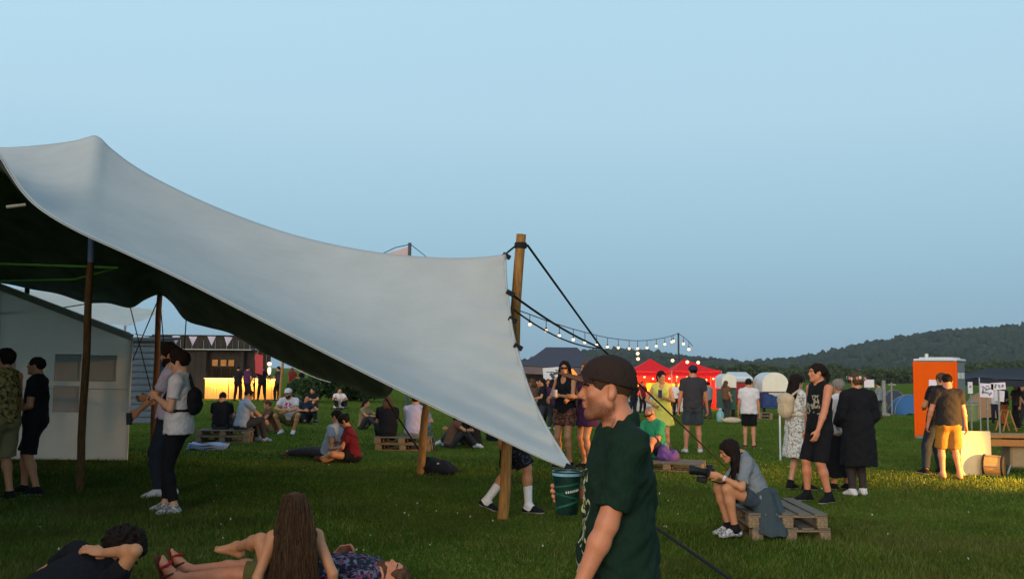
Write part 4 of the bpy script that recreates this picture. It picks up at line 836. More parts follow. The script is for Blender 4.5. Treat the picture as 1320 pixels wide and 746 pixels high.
MB().tube([at(822, 439, 57) - b, at(822.5, 462, 57) - b], .014, 5).build('cable', ROPE, t); MB().tube([at(p, q, 57.5) - b for p, q in [(845, 459), (867, 462), (886, 464), (900, 464.5), (925, 462)]], .014, 5).build('cable', ROPE, t)
m0 = gp(875, 64) - b; MB().tube([m0, at(874.5, 429, 64) - b], .075, 8, .06).build('mast', mat('dark mast', lin(62, 66, 70)[:3], .7), t); MB().tube([Vector((0, 0, -.0)), at(655, 394, 33) - b], .06, 8).build('mast', WOODP, t)
# arched booths
def booth(label, px0, px1, ytop, ymid, ybot, d, low, deep=1.6):
    b = base((px0 + px1) / 2, d); t = thing('booth', label, 'booth', b); w = (at(px1, 480, d).x - at(px0, 480, d).x) / 2; zt, zm = hz(px0, ytop, d) - b.z, hz(px0, ymid, d) - b.z; zb = max(hz(px0, ybot, d) - b.z, .12)
    arch = [(-w, 0, zm)] + [(-w * math.cos(a), 0, zt - w * .85 + w * .85 * math.sin(a)) for a in np.linspace(0, math.pi, 15)] + [(w, 0, zm)]
    M = MB(); M.poly(arch, (0, .05, 0)); M.build('arched_front', mat('cream panel', lin(226, 218, 200)[:3], .5, .05, 4), t)
    M = MB(); M.sheet([[Vector(p) + Vector((0, .05 + (deep - .05) * j / 3, 0)) for j in range(4)] for p in arch], .03); M.build('arched_roof', mat('white cover', lin(206, 212, 216)[:3], .5), t, True)
    MB().box((0, deep / 2, (zb + zm) / 2 - .02), (2 * w - .04, deep, zm - zb - .04), None, .03).build('lower_box', low, t); MB().box((0, -.03, zm), (2 * w + .04, .06, .06)).build('ledge', mat('red brown ledge', lin(110, 60, 56)[:3], .6), t)
    for sx in (-1, 1): MB().box((sx * w * .8, .3, zb / 2), (.12, .12, zb)).build('foot', DK, t)
    for k in range(3): MB().box(((k - 1) * w * .6, -.02, (zb + zm) / 2), (w * .5, .03, (zm - zb) * .7), None, .01).build('front_panel', low, t)
    return t, w, zm, zb
BLUE = mat('blue paint', lin(40, 66, 120)[:3], .6, .2, 8); GRN = mat('green paint', lin(52, 96, 84)[:3], .6, .15, 8); DRED = mat('red paint', lin(168, 44, 40)[:3], .6, .15, 8)
t, w, zm, zb = booth('blue booth with a tall cream arched top, right of the man in white', 983, 1016, 480, 505, 526, 46, BLUE, 1.8); MB().poly([(.36 * math.cos(a), -.10, zm - .03 - .17 * math.sin(a) ** .7 * (.8 + .2 * math.cos(4 * a))) for a in np.linspace(0, math.pi, 16)], (0, .03, 0)).build('scalloped_cloth', WHITEC, t)
booth('green booth with a small white arched top beside the red gazebo', 931, 949, 482, 500, 528, 44, GRN, 1.5)
b = base(954, 47); t = thing('red_stall', 'red stall with white awning top between the two arched booths', 'stall', b); z = lambda py: hz(954, py, 47) - b.z; MB().box((.1, .6, z(498) - .3), (1.0, 1.0, 1.2), None, .03).build('box', DRED, t); MB().box((.1, .55, z(486)), (1.1, 1.3, .3), Euler((.2, 0, 0)), .08).build('awning_top', mat('white cover', (.6, .62, .63)), t)
for sx in (-.35, .55): MB().box((sx, .3, .35), (.08, .08, .7)).build('leg', DK, t)
MB().ball((.45, -.02, z(497)), .17, 2, (1, .3, 1)).build('white_disc', WHITEC, t, True); MB().ball((.9, .1, z(498)), .13, 2, (1, .3, 1)).build('white_disc', WHITEC, t, True)
b = base(943, 38); t = thing('sandbag', 'pale stuffed sack lying in the grass before the green booth', 'sack', b); M = MB(); M.ball((0, 0, .13), .16, 3, (2.4, 1.1, .8)); o = M.build('sack', mat('sack cloth', lin(196, 180, 150)[:3], .9, .15, 8, .4), t, True); MB().tube([(-.36, 0, .15), (-.44, 0, .2)], .05, 8, .07).build('tied_end', MATS['sack cloth'], t, True)
b = base(928, 40); t = thing('water_jug', 'small pale blue plastic jug standing by the red side sheet', 'jug', b); MB().lathe([(.14, 0), (.16, .05), (.16, .35), (.08, .46), (.05, .52)], n=14).build('jug', mat('pale blue plastic', lin(120, 168, 170)[:3], .3), t, True); MB().lathe([(.055, .52), (.055, .57)], n=12).build('lid', WHITEC, t, True)
# ------------------------------------------------------------------ pallets
PALW = mat('weathered pallet wood', lin(150, 128, 100)[:3], .9, .25, 9, .4, 40, stretch=(.5, 6, 6)); PALD = mat('grey pallet wood', lin(120, 112, 100)[:3], .9, .25, 9, .4, 40, stretch=(6, .5, 6))
def board(name, size, m):
    bm = MB().box((0, 0, 0), size, None, .004).bm; me = bpy.data.meshes.new(name); bm.to_mesh(me); bm.free(); me.materials.append(m); return me
PB = dict(top=board('deck_board', (1.2, .125, .022), PALD), st=board('cross_board', (.12, .8, .022), PALW), bl=board('block', (.13, .11, .078), PALW), bt=board('bottom_board', (1.2, .1, .022), PALW))
def pallet(label, loc, rz, z=0., group=None):                        # lies lengthwise along its own x
    t = thing('pallet', label, 'pallet', Vector(loc) + Vector((0, 0, z)), rz, group)
    for i in range(5): o = link('deck_board', PB['top'], None, t); o.location = (.008 * ((i * 37) % 3 - 1), -.337 + .1685 * i, .133); o.rotation_euler = (0, 0, .006 * ((i * 37) % 5 - 2))
    for x in (-.53, 0, .53): o = link('cross_board', PB['st'], None, t); o.location = (x, 0, .111)
    for y in (-.345, 0, .345):
        o = link('bottom_board', PB['bt'], None, t); o.location = (0, y, .011)
        for x in (-.53, 0, .53): o = link('block', PB['bl'], None, t); o.location = (x, y, .061)
    return t
pc = Vector((2.80, 10.12, 0))
pallet('lower pallet of the stack the photographer sits on', pc + Vector((.02, .02, 0)), rad(92)); pallet('upper pallet of the stack under the seated photographer', pc, rad(90), .1455)
q = G(284, 571); pallet('lower pallet of the bench under the man in the grey tee', q + Vector((0, .4, 0)), rad(4)); pallet('upper pallet of the bench under the man in the grey tee', q + Vector((.02, .4, 0)), rad(3), .1455)
q = G(514, 581); pallet('lower pallet of the bench under the pair in black and lavender', q + Vector((.1, .4, 0)), rad(-4)); pallet('upper pallet of the bench under the pair in black and lavender', q + Vector((.08, .4, 0)), rad(-5), .1455)
q = G(868, 608); pallet('single low pallet with purple bag beside the seated man in green', q + Vector((0, .42, 0)), rad(-16))
q = G(979, 540); pallet('far pallet stack at the foot of the blue booth', q + Vector((0, .4, 0)), rad(5)); pallet('far pallet lying on top at the foot of the blue booth', q + Vector((0, .4, 0)), rad(8), .1455)
# ------------------------------------------------------------------ small things on the grass
q = G(266, 579); t = thing('folded_blanket', 'pale blue folded blanket on the grass before the left pallets', 'blanket', q, rad(5)); M = MB()
for k in range(3): M.sheet([[(-.36 + .74 * i / 12 + .02 * k, -.22 + .44 * j / 6, .025 + .04 * k + .02 * math.sin(i * .8 + k) + .015 * math.sin(j * 1.5 + i * .5)) for j in range(7)] for i in range(13)], .028)
M.build('cloth', cloth('pale blue blanket', (140, 158, 196)), t, True)
def cup(label, loc, m=None, h=.13, r=.042):
    t = thing('plastic_cup', label, 'cup', loc); MB().lathe([(r * .75, 0), (r, h), (r * 1.04, h), (r * .96, h - .004), (r * .72, .004)], n=14).build('cup_body', m or WHITEC, t, True); return t
cup('white plastic cup standing on the left pallets beside the seated men', G(274, 558) + Vector((0, .25, .29)))
q = G(563, 612); t = thing('black_bag', 'slumped black cloth bag lying right of the short tent pole', 'bag', q); BLK = cloth('black bag cloth', (34, 36, 42)); bp = [(ell((0, .1, .12), (.25, .16, .13)), .05), (ell((.16, .05, .07), (.2, .13, .08)), .05), (ell((-.14, .1, .15), (.12, .12, .14)), .05)]; F = solid(bp, .015); F.cut((0, 0, -1), (0, 0, .005)); F.fold(.012, 1.2, 2); link('bag_body', F.mesh('bag'), BLK, t); MB().tube([(-.1, -.02, .22), (-.2, -.1, .12), (-.16, -.14, .02), (.1, -.16, .02)], .012, 6).build('strap', BLK, t); MB().ball((.02, -.05, .19), .022, 1, (1, .5, .7)).build('badge', WHITEC, t)
q = G(866, 606); t = thing('purple_bag', 'purple cloth bag on the low pallet behind the man in green', 'bag', q + Vector((-.02, .25, .145))); F = solid([(ell((0, 0, .07), (.2, .13, .10)), .04), (ell((-.08, 0, .15), (.10, .09, .12)), .04), (ell((.1, -.02, .13), (.07, .08, .06)), .03)], .010); F.cut((0, 0, -1), (0, 0, .004)); F.fold(.010, 1.3, 1); link('bag_body', F.mesh('bag'), cloth('purple cloth', (98, 72, 140)), t); MB().tube([(-.1, 0, .26), (-.04, 0, .34), (.06, 0, .25)], .01, 6).build('handle', MATS['purple cloth'], t)
q = G(1006, 593); t = thing('white_stake', 'thin white wooden stake behind the woman in the flowered dress', 'stake', q); MB().tube([(0, 0, -.05), (.0, 0, hz(1006, 520, q.y) - q.z)], .018, 8).build('shaft', WHITEC, t); MB().lathe([(.018, 0), (.03, .02), (.02, .05)], (0, 0, hz(1006, 520, q.y) - q.z), 8).build('cap', WHITEC, t)
# ------------------------------------------------------------------ orange portable toilet
q = G(1180, 565); ORA = mat('orange plastic', (1.0, .13, .004), .6, .03, 2, spec=.08); GRP = mat('grey plastic', lin(118, 122, 124)[:3], .5, .06, 3); WRF = mat('white roof plastic', lin(212, 214, 214)[:3], .5)
translucent(ORA, (1.0, .13, .004), .25)
pt = thing('portable_toilet', 'tall orange portable toilet with white roof and paper notice', 'toilet', q, rad(-38)); h = 2.21; w = 1.19
MB().box((w / 2, .58, h / 2 + .06), (w - .06, 1.1, h - .02), None, .02).build('cabin', GRP, pt)
f = MB().box((w / 2, .012, h / 2 + .07), (w - .02, .05, h - .06), None, .015).build('door', ORA, pt)
for z in (.45, .95, 1.45): MB().box((w / 2, -.016, z), (w - .16, .014, .035), None, .005).build('rib', ORA, f)
for x in (.03, w - .03): MB().box((x, .0, h / 2 + .06), (.075, .10, h), None, .015).build('corner_post', ORA, pt)
MB().box((w - .055, -.02, 1.05), (.035, .03, .14), None, .006).build('handle', GRP, f)
MB().box((w / 2, .58, h + .10), (w + .02, 1.16, .07), None, .025).build('roof', WRF, pt); MB().box((w / 2, .58, h + .155), (w * .8, .9, .05), None, .02).build('roof_crown', WRF, pt); MB().tube([(.15, .9, h + .1), (.15, .9, h + .30)], .05, 10).build('vent_pipe', WRF, pt)
MB().box((w / 2, .58, .05), (w + .04, 1.2, .1), None, .02).build('skid', GRP, pt)
for yy in (.35, .8): MB().box((w - .02, yy, 1.85), (.03, .3, .18), None, .01).build('vent_grille', WRF, pt)
PAPER = mat('paper', lin(226, 214, 222)[:3], .8, .06, 10); MB().box((.60, -.022, 1.50), (.36, .004, .46), Euler((0, .03, 0))).build('notice', PAPER, pt)
# ------------------------------------------------------------------ small dome tents, posts and signs
def dome(label, px0, px1, ytop, ybot, col, doorc=None, dp=None):
    q = G((px0 + px1) / 2, ybot); t = thing('dome_tent', label, 'tent', q); w = (px1 - px0) / 2 * q.y / FPX; h = (ybot - ytop) * q.y / FPX
    M = MB(); g = []
    for i in range(21):
        a = math.pi * i / 20; g.append([Vector((-w * math.cos(a) * (1 - .35 * abs(s) ** 2.2), 1.0 * s * w, h * math.sin(a) ** .85 * (1 - .9 * abs(s) ** 2.4) - .02 * math.sin(3 * a * 2))) for s in np.linspace(-1, 1, 13)])
    M.sheet(g, .012); M.build('fly_sheet', col, t, True)
    for sg in (-1, 1): MB().tube([(-w * math.cos(a) * .985, sg * w * math.cos(a) * .45, h * math.sin(a) ** .85 * 1.0 * (1 - .9 * abs(math.cos(a) * .45) ** 2.4) + .02) for a in np.linspace(.02, math.pi - .02, 15)], .014, 6).build('hoop', ALU, t, True)
    return t
dome('dark grey dome tent behind the wooden post', 1134, 1170, 503, 532, cloth('dark tent nylon', (58, 62, 74), .05, .6)); dome('blue dome tent left of the orange toilet', 1149, 1196, 509, 534, cloth('blue tent nylon', (56, 96, 140), .05, .6))
dome('olive green dome tent behind the person in the black cloak', 1104, 1143, 506, 533, cloth('olive tent nylon', (84, 112, 72), .05, .6)); dome('tan dome tent right of the orange toilet', 1246, 1286, 507, 540, cloth('tan tent nylon', (150, 112, 78), .05, .6))
q = G(1140, 536); t = thing('wooden_post', 'grey wooden post standing before the dark dome tent', 'post', q); hh = hz(1140, 490, q.y) - q.z; GW = mat('grey timber', lin(146, 142, 134)[:3], .9, .2, 10); MB().box((0, 0, hh / 2), (.16, .14, hh), None, .01).build('shaft', GW, t); MB().box((0, -.02, .08), (.5, .4, .16), None, .03).build('footing', GW, t)
q = G(1150, 534); t = thing('wooden_post', 'thin post with a short crossbar right of the grey post', 'post', q); hh = hz(1150, 493, q.y) - q.z; MB().box((0, 0, hh / 2), (.08, .08, hh), None, .01).build('shaft', GW, t); MB().box((.02, -.05, hh - .12), (.45, .05, .09), None, .01).build('crossbar', GW, t)
q = gp(1120, 40); t = thing('white_sign', 'small blank white sign on a stake right of the cloaked person', 'sign', q); z = lambda py: hz(1120, py, 40) - q.z; MB().box((0, 0, (z(489) + z(499)) / 2), (.42, .03, z(489) - z(499))).build('board', PAPER, t); MB().box((0, .03, z(495) / 2), (.05, .04, z(495))).build('stake', GW, t)
# ------------------------------------------------------------------ the dark stall on the right
gazebo('dark canopy stall at the right edge behind the camp signs', 1262, 1400, (1310, 1360), 474, 487, 33, mat('black canvas', lin(40, 44, 54)[:3], .8), 4.0, (), .22, 'dark_canopy')
def sign(label, px, y0, y1, wpx, d, lean=0., ink=(), legs=1, cat='sign'):
    b = gp(px, d); t = thing('painted_sign', label, cat, b); z = lambda py: hz(px, py, d) - b.z; w = wpx * d / FPX; MB().box((0, 0, (z(y0) + z(y1)) / 2), (w, .025, z(y0) - z(y1)), Euler((0, lean, 0)), .004).build('board', PAPER, t)
    for dx in ((), (0,), (-w * .4, w * .4))[legs]: MB().box((dx + .02, .03, z(y1 - 4) / 2), (.045, .03, z(y1 - 4))).build('post', GW, t)
    for k, (dx, dz, ww, hh, rr) in enumerate(ink): MB().box((dx * w, -.018, (z(y0) + z(y1)) / 2 + dz * (z(y0) - z(y1))), (ww * w, .006, hh * (z(y0) - z(y1))), Euler((0, rr, 0))).build('ink_stroke', mat('faded ink', lin(128, 136, 150)[:3], .7), t)
sign('square white sign with blue grey scribbles by the tan tent', 1271, 494, 512, 17, 30, .05, [(-.2, .2, .4, .10, .5), (.1, .1, .5, .1, -.4), (-.1, -.15, .55, .12, .2), (.25, -.25, .3, .12, -.9), (-.3, -.05, .1, .4, .1), (.05, .3, .25, .08, 0)])
sign('wide white sign hung right of the scribbled one', 1286, 493, 502, 19, 30, -.06, [(-.2, .0, .12, .6, .3), (.05, 0, .12, .5, -.4), (.28, .05, .16, .4, .6)]); sign('pale grey panel below the dark stall roof', 1287, 503, 517, 13, 31, .1, [], 0); sign('small white sign beside the grey side of the toilet', 1250, 492, 507, 6, 29, 0, [(0, .1, .4, .2, 0)])
b = G(1254, 543); t = thing('green_bin', 'pale green plastic bin standing by the toilet and tan tent', 'bin', b); MB().lathe([(.2, 0), (.23, .7), (.25, .72), (.25, .8), (.2, .86)], n=16).build('bin_body', mat('pale green plastic', lin(140, 150, 96)[:3], .5), t, True); MB().lathe([(.26, .86), (.24, .9), (.1, .93)], n=16).build('lid', GRP, t, True)
OW = mat('raw trestle timber', lin(178, 120, 66)[:3], .8, .15, 9, stretch=(5, 5, .6)); b = G(1302, 556); t = thing('wooden_trestle', 'pale wooden A frame trestle standing before the dark stall', 'trestle', b); hh = hz(1302, 530, b.y) - b.z + .02
for sy in (0, .5):
    for sx in (-1, 1): MB().tube([(sx * .24, sy, 0), (sx * .02, sy * .9 + .025, hh)], .028, 6).build('leg', OW, t)
MB().box((0, .25, hh), (.07, .56, .05), None, .008).build('top_rail', OW, t)
# low work table with leaning board, drum and cloth box, lit from the right
b = G(1262, 613); LP = mat('cream painted board', lin(226, 206, 160)[:3], .7, .06, 4); k = b.y / FPX
t = thing('cream_board', 'large cream board leaning upright against the low table', 'board', b, rad(2)); MB().box((0, .08, 28 * k), (40 * k, .03, 56 * k), Euler((rad(-1.5), 0, 0)), .006).build('panel', LP, t); MB().box((0, .12, 25 * k), (.06, .04, 46 * k), Euler((rad(-1.5), 0, 0))).build('batten', OW, t)
t = thing('low_table', 'long rough wooden table behind the cream board and drum', 'table', b + Vector((.55, .45, 0)), rad(-3)); zt = hz(1290, 561, b.y + .45)
for j in range(5): MB().box((.42, -.30 + .165 * j, zt), (1.9, .158, .035), Euler((0, 0, .006 * (j % 3 - 1))), .006).build('table_board', OW, t)
for x in (-.4, 1.3):
    for y in (-.3, .3): MB().box((x, y, zt / 2 - .01), (.07, .07, zt - .04), None, .006).build('leg', OW, t)
MB().box((.42, -.34, zt - .10), (1.7, .03, .11)).build('apron', OW, t)
b2 = G(1281, 614); DS = mat('drum shell', lin(206, 150, 84)[:3], .5, .15, 7, stretch=(1, 1, 5)); t = thing('drum', 'small wooden drum lying on its side before the cream board', 'drum', b2 + Vector((0, -.02, 0)), rad(52)); R = Matrix.Translation((0, 0, .185)) @ Matrix.Rotation(rad(90), 4, 'X'); r_ = .17
MB().lathe([(r_, -.14), (r_ * 1.02, 0), (r_, .14)], n=24, M=R).build('shell', DS, t, True)
for y in (-.14, .14): MB().lathe([(r_ * 1.07, -.016), (r_ * 1.09, 0), (r_ * 1.07, .016)], n=24, M=R @ Matrix.Translation((0, 0, y))).build('hoop', STRAP, t, True)
MB().lathe([(r_ * .98, .150), (r_ * .98, .158)], n=24, M=R).build('drum_skin', mat('dark drum skin', lin(60, 56, 46)[:3], .6, .3, 6), t)
for q in range(6): a = q * math.pi / 3; MB().tube([Vector((r_ * 1.06 * math.cos(a), .13, .185 + r_ * 1.06 * math.sin(a))), Vector((r_ * 1.06 * math.cos(a), -.13, .185 + r_ * 1.06 * math.sin(a)))], .007, 5).build('tension_rod', ALU, t)
b3 = G(1316, 612); t = thing('cloth_box', 'tall box under a beige cloth at the right picture edge', 'box', b3 + Vector((.12, .25, 0)), rad(-10)); zt = hz(1310, 566, b3.y + .1); zb_ = hz(1310, 603, b3.y)
MB().box((0, 0, (zt + zb_) / 2), (.44, .5, zt - zb_), None, .03).build('cloth_cover', cloth('beige cloth', (150, 130, 100)), t)
for sx in (-1, 1):
    for sy in (-1, 1): MB().tube([(sx * .22, sy * .24, zb_ + .05), (sx * .3, sy * .3, 0)], .015, 6).build('leg', ALU, t)
# work lamp on a stand just right of the frame: its light falls across the grass, the board and the two men
b4 = Vector((10.3, 13.3, 0)); t = thing('work_lamp', 'tungsten work lamp on a tripod stand beyond the right edge', 'lamp', b4); hd = Vector((0, 0, .85))
for a in (0, 2.1, 4.2): MB().tube([(0, 0, .45), (.35 * math.cos(a), .35 * math.sin(a), 0)], .014, 6).build('leg', STRAP, t)
MB().tube([(0, 0, .3), hd], .016, 8).build('column', STRAP, t); dirv = (Vector((6.5, 15.3, .25)) - (b4 + hd)).normalized(); rot = dirv.to_track_quat('Y', 'Z').to_euler()
MB().box(hd, (.26, .12, .2), rot, .01).build('housing', STRAP, t); MB().box(hd + dirv * .066, (.22, .008, .16), rot).build('lamp_glass', glow('tungsten glass', (1., .62, .24), 12), t)
l = bpy.data.lights.new('work lamp', 'SPOT'); l.energy = 5200; l.color = (1, .46, .09); l.spot_size = rad(50); l.spot_blend = .6; l.shadow_soft_size = .1; lo = bpy.data.objects.new('work_lamp_light', l); COL.objects.link(lo); lo.parent = t; lo.location = hd + dirv * .09; lo.rotation_euler = dirv.to_track_quat('-Z', 'Y').to_euler()
# ------------------------------------------------------------------ the people in the photograph
def hgt(f, head): p = G(*f); return (at(head[0], head[1], p.y).z - p.z)
def SH(up=WHITEC, top=.025): return ('shoe', up, {'top': top})
BLACK = cloth('black cotton', (26, 26, 30)); CHAR = cloth('charcoal cotton', (58, 56, 60)); WTEE = cloth('white cotton', (212, 204, 206)); LAV = cloth('lavender cotton', (188, 176, 196)); GREY = cloth('grey cotton', (122, 128, 134)); LGREY = cloth('light grey cotton', (150, 160, 174))
REDK = cloth('dark red knit', (112, 30, 34)); KHAKI = cloth('khaki cotton', (132, 118, 82)); OLIVE = cloth('olive cotton', (92, 90, 50)); NAVYC = cloth('navy cotton', (40, 46, 64)); DENIM = cloth('denim', (60, 70, 80), .12); DENIMD = cloth('dark denim', (42, 48, 60), .12); PURP = cloth('dark purple cloth', (72, 38, 72)); YELD = cloth('yellow cloth', (206, 200, 96)); MUST = cloth('mustard cotton', (158, 108, 46)); TEAL = cloth('green jersey', (52, 148, 104)); BEIGE = cloth('beige canvas', (198, 176, 146)); SOCKW = cloth('white sock knit', (224, 220, 222)); SOLE = cloth('white shoe canvas', (206, 206, 208)); GREYSH = spots('grey trainer', (160, 160, 162), [(196, 196, 198), (110, 112, 116)], 30, .45); SANDAL = cloth('brown sandal', (92, 52, 38)); BROWNC = cloth('brown cotton', (104, 74, 56)); ORANGEC = cloth('orange cotton', (176, 88, 44)); SLATE = cloth('slate blue jacket', (62, 74, 80))
FLORAL = spots('flowered cloth', (214, 212, 204), [(120, 122, 126), (176, 164, 160)], 30, .40); CAMO = spots('patterned shorts', (52, 40, 42), [(150, 96, 80), (96, 60, 50)], 24, .45); PAIS = spots('patterned pink shirt', (40, 34, 48), [(130, 66, 98), (120, 112, 130), (24, 46, 54)], 24, .42); TANKP = spots('mustard patterned cloth', (120, 96, 46), [(60, 50, 36), (150, 130, 80)], 22, .45); LOGO = spots('black tee with grey print', (26, 26, 30), [(26, 26, 30)], 20); CHK = spots('dark patterned swim cloth', (28, 28, 34), [(70, 70, 80)], 30, .4)
def printed(name, basec, ink, box, scale, thr=.5):                    # flat print on the front of a shirt
    m = bpy.data.materials.new(name); m.use_nodes = True; n = m.node_tree.nodes; l = m.node_tree.links; b = n['Principled BSDF']; b.inputs['Roughness'].default_value = .9; b.inputs['Specular IOR Level'].default_value = .15
    t = n.new('ShaderNodeTexCoord'); s = n.new('ShaderNodeSeparateXYZ'); l.new(t.outputs['Object'], s.inputs[0]); prev = None
    for ax, (lo, hi) in zip('XYZ', box):
        for v, op in ((lo, 'GREATER_THAN'), (hi, 'LESS_THAN')):
            q = n.new('ShaderNodeMath'); q.operation = op; l.new(s.outputs[ax], q.inputs[0]); q.inputs[1].default_value = v
            if prev is None: prev = q.outputs[0]
            else: w = n.new('ShaderNodeMath'); w.operation = 'MULTIPLY'; l.new(prev, w.inputs[0]); l.new(q.outputs[0], w.inputs[1]); prev = w.outputs[0]
    mp = n.new('ShaderNodeMapping'); mp.inputs['Scale'].default_value = (1, .1, .62); l.new(t.outputs['Object'], mp.inputs[0])
    v = n.new('ShaderNodeTexVoronoi'); v.feature = 'DISTANCE_TO_EDGE'; v.inputs['Scale'].default_value = scale; l.new(mp.outputs[0], v.inputs[0])
    g = n.new('ShaderNodeMath'); g.operation = 'LESS_THAN'; g.inputs[1].default_value = .16; l.new(v.outputs[0], g.inputs[0])
    z = n.new('ShaderNodeTexNoise'); z.inputs['Scale'].default_value = scale * .55; l.new(t.outputs['Object'], z.inputs[0]); g2 = n.new('ShaderNodeMath'); g2.operation = 'GREATER_THAN'; g2.inputs[1].default_value = thr; l.new(z.outputs[0], g2.inputs[0])
    for o_ in (g, g2): w = n.new('ShaderNodeMath'); w.operation = 'MULTIPLY'; l.new(prev, w.inputs[0]); l.new(o_.outputs[0], w.inputs[1]); prev = w.outputs[0]
    nz = n.new('ShaderNodeTexNoise'); nz.inputs['Scale'].default_value = 60; nz.inputs['Detail'].default_value = 5; l.new(t.outputs['Object'], nz.inputs[0]); mr_ = n.new('ShaderNodeMapRange'); mr_.inputs[3].default_value = .8; mr_.inputs[4].default_value = 1.15; l.new(nz.outputs[0], mr_.inputs[0])
    sc = n.new('ShaderNodeVectorMath'); sc.operation = 'SCALE'; sc.inputs[0].default_value = lin(*basec)[:3]; l.new(mr_.outputs[0], sc.inputs['Scale'])
    mx = n.new('ShaderNodeMix'); mx.data_type = 'RGBA'; l.new(prev, mx.inputs[0]); l.new(sc.outputs[0], mx.inputs[6]); mx.inputs[7].default_value = lin(*ink); l.new(mx.outputs[2], b.inputs['Base Color'])
    bp = n.new('ShaderNodeBump'); bp.inputs['Strength'].default_value = .4; bp.inputs['Distance'].default_value = .004; n2 = n.new('ShaderNodeTexNoise'); n2.inputs['Scale'].default_value = 420; l.new(t.outputs['Object'], n2.inputs[0]); l.new(n2.outputs[0], bp.inputs['Height']); l.new(bp.outputs[0], b.inputs['Normal']); l.new(wrinkle(n, l, t, .38), bp.inputs['Normal']); return m
def stand(**k): return {'lf': (-.11, .02, .085), 'rf': (.11, -.04, .085), **k}
def bench(seat=.29, **k):
    z = seat + .085; return {'pel': (0, 0, z), 'neck': (0, .06, z + .52), 'lf': (-.14, .46, .085), 'rf': (.14, .50, .085), 'lk': (-.2, .3, 1), 'rk': (.2, .3, 1), 'lh': (-.12, .42, z + .12), 'rh': (.12, .42, z + .12), **k}
def ground(**k): return {'pel': (0, 0, .11), 'neck': (0, .08, .62), 'lf': (-.16, .62, .085), 'rf': (.16, .58, .085), 'lk': (-.3, .2, 1), 'rk': (.3, .2, 1), 'lh': (-.16, .46, .40), 'rh': (.16, .46, .40), **k}

# --- left, under the tent
r, J = person('man with cropped hair in black tee and black shorts standing by white marquee', (40, 637), 100, stand(lh=(-.16, .24, 1.06), rh=(.1, .30, 1.08), le=(-.3, -1, 0), look=(-4, 6, 0), lf=(-.12, -.10, .085), rf=(.12, .12, .085)), [('shirt', printed('black tee grey print', (28, 28, 32), (92, 96, 100), ((-.12, .16), (.02, .4), (1.16, 1.36)), 26)), ('shorts', BLACK, {'len': .95}), SH(BLACK, .05), ('hair', H_DARK, {'th': .006})], hgt((40, 637), (42, 458)), 'mid')
r, J = person('woman in mustard patterned vest with yellow wristband cut off by left edge', (-2, 645), 62, stand(fem=1, lh=(-.24, .10, .80), rh=(.26, .1, .82), look=(10, 0, 0)), [('tank_top', TANKP), ('shorts', KHAKI, {'len': .98, 'kn': .04}), SH(BLACK), ('hair', H_DARK, {'th': .02, 'bun': 1})], hgt((-2, 645), (0, 448)), 'mid')
q = wpt(r, J['l']['wr']); t = tag(MB().lathe([(.036, -.012), (.038, 0), (.036, .012)], q, 12).build('wristband', cloth('yellow band', (226, 180, 50))), 'yellow festival wristband on the arm of the woman at left edge', 'wristband')
r, J = person('bearded man in pale lavender shirt holding a dark cup behind the white tee', (214, 640), 96, stand(lh=(-.17, .30, .98), rh=(.14, .28, 1.12), le=(-.2, -1, -.3), lf=(-.1, .06, .085), hyaw=4, look=(2, -8, 0)), [('shirt', LAV, {'sleeve': .75}), ('trousers', DENIMD), SH(SOLE), ('hair', H_DARK, {'top': .03, 'th': .016}), ('beard', H_DARK)], hgt((214, 640), (208, 443)), 'mid')
cup('dark plastic cup held low by the bearded man in lavender', wpt(r, J['l']['wr'] + J['l']['hd'] * .09 + v3(0, .03, -.09)), mat('smoky cup', lin(58, 60, 66)[:3], .25), .15, .045)
r4, J4 = person('man in white tee with slung black bag, black trousers and pale trainers', (226, 661), 92, stand(lh=(-.10, .22, 1.24), rh=(.10, .24, 1.2), le=(-.5, -.6, -1), re=(.5, -.4, -1), look=(0, -10, 0), lf=(-.1, -.02, .085), rf=(.1, .14, .085)), [('shirt', WTEE, {'hem': -.16}), ('trousers', BLACK, {'len': 1.86, 'inf': .010, 'kn': 0}), SH(GREYSH, .015), ('hair', H_DARK, {'top': .03, 'th': .015})], hgt((226, 661), (230, 451)), 'fair')
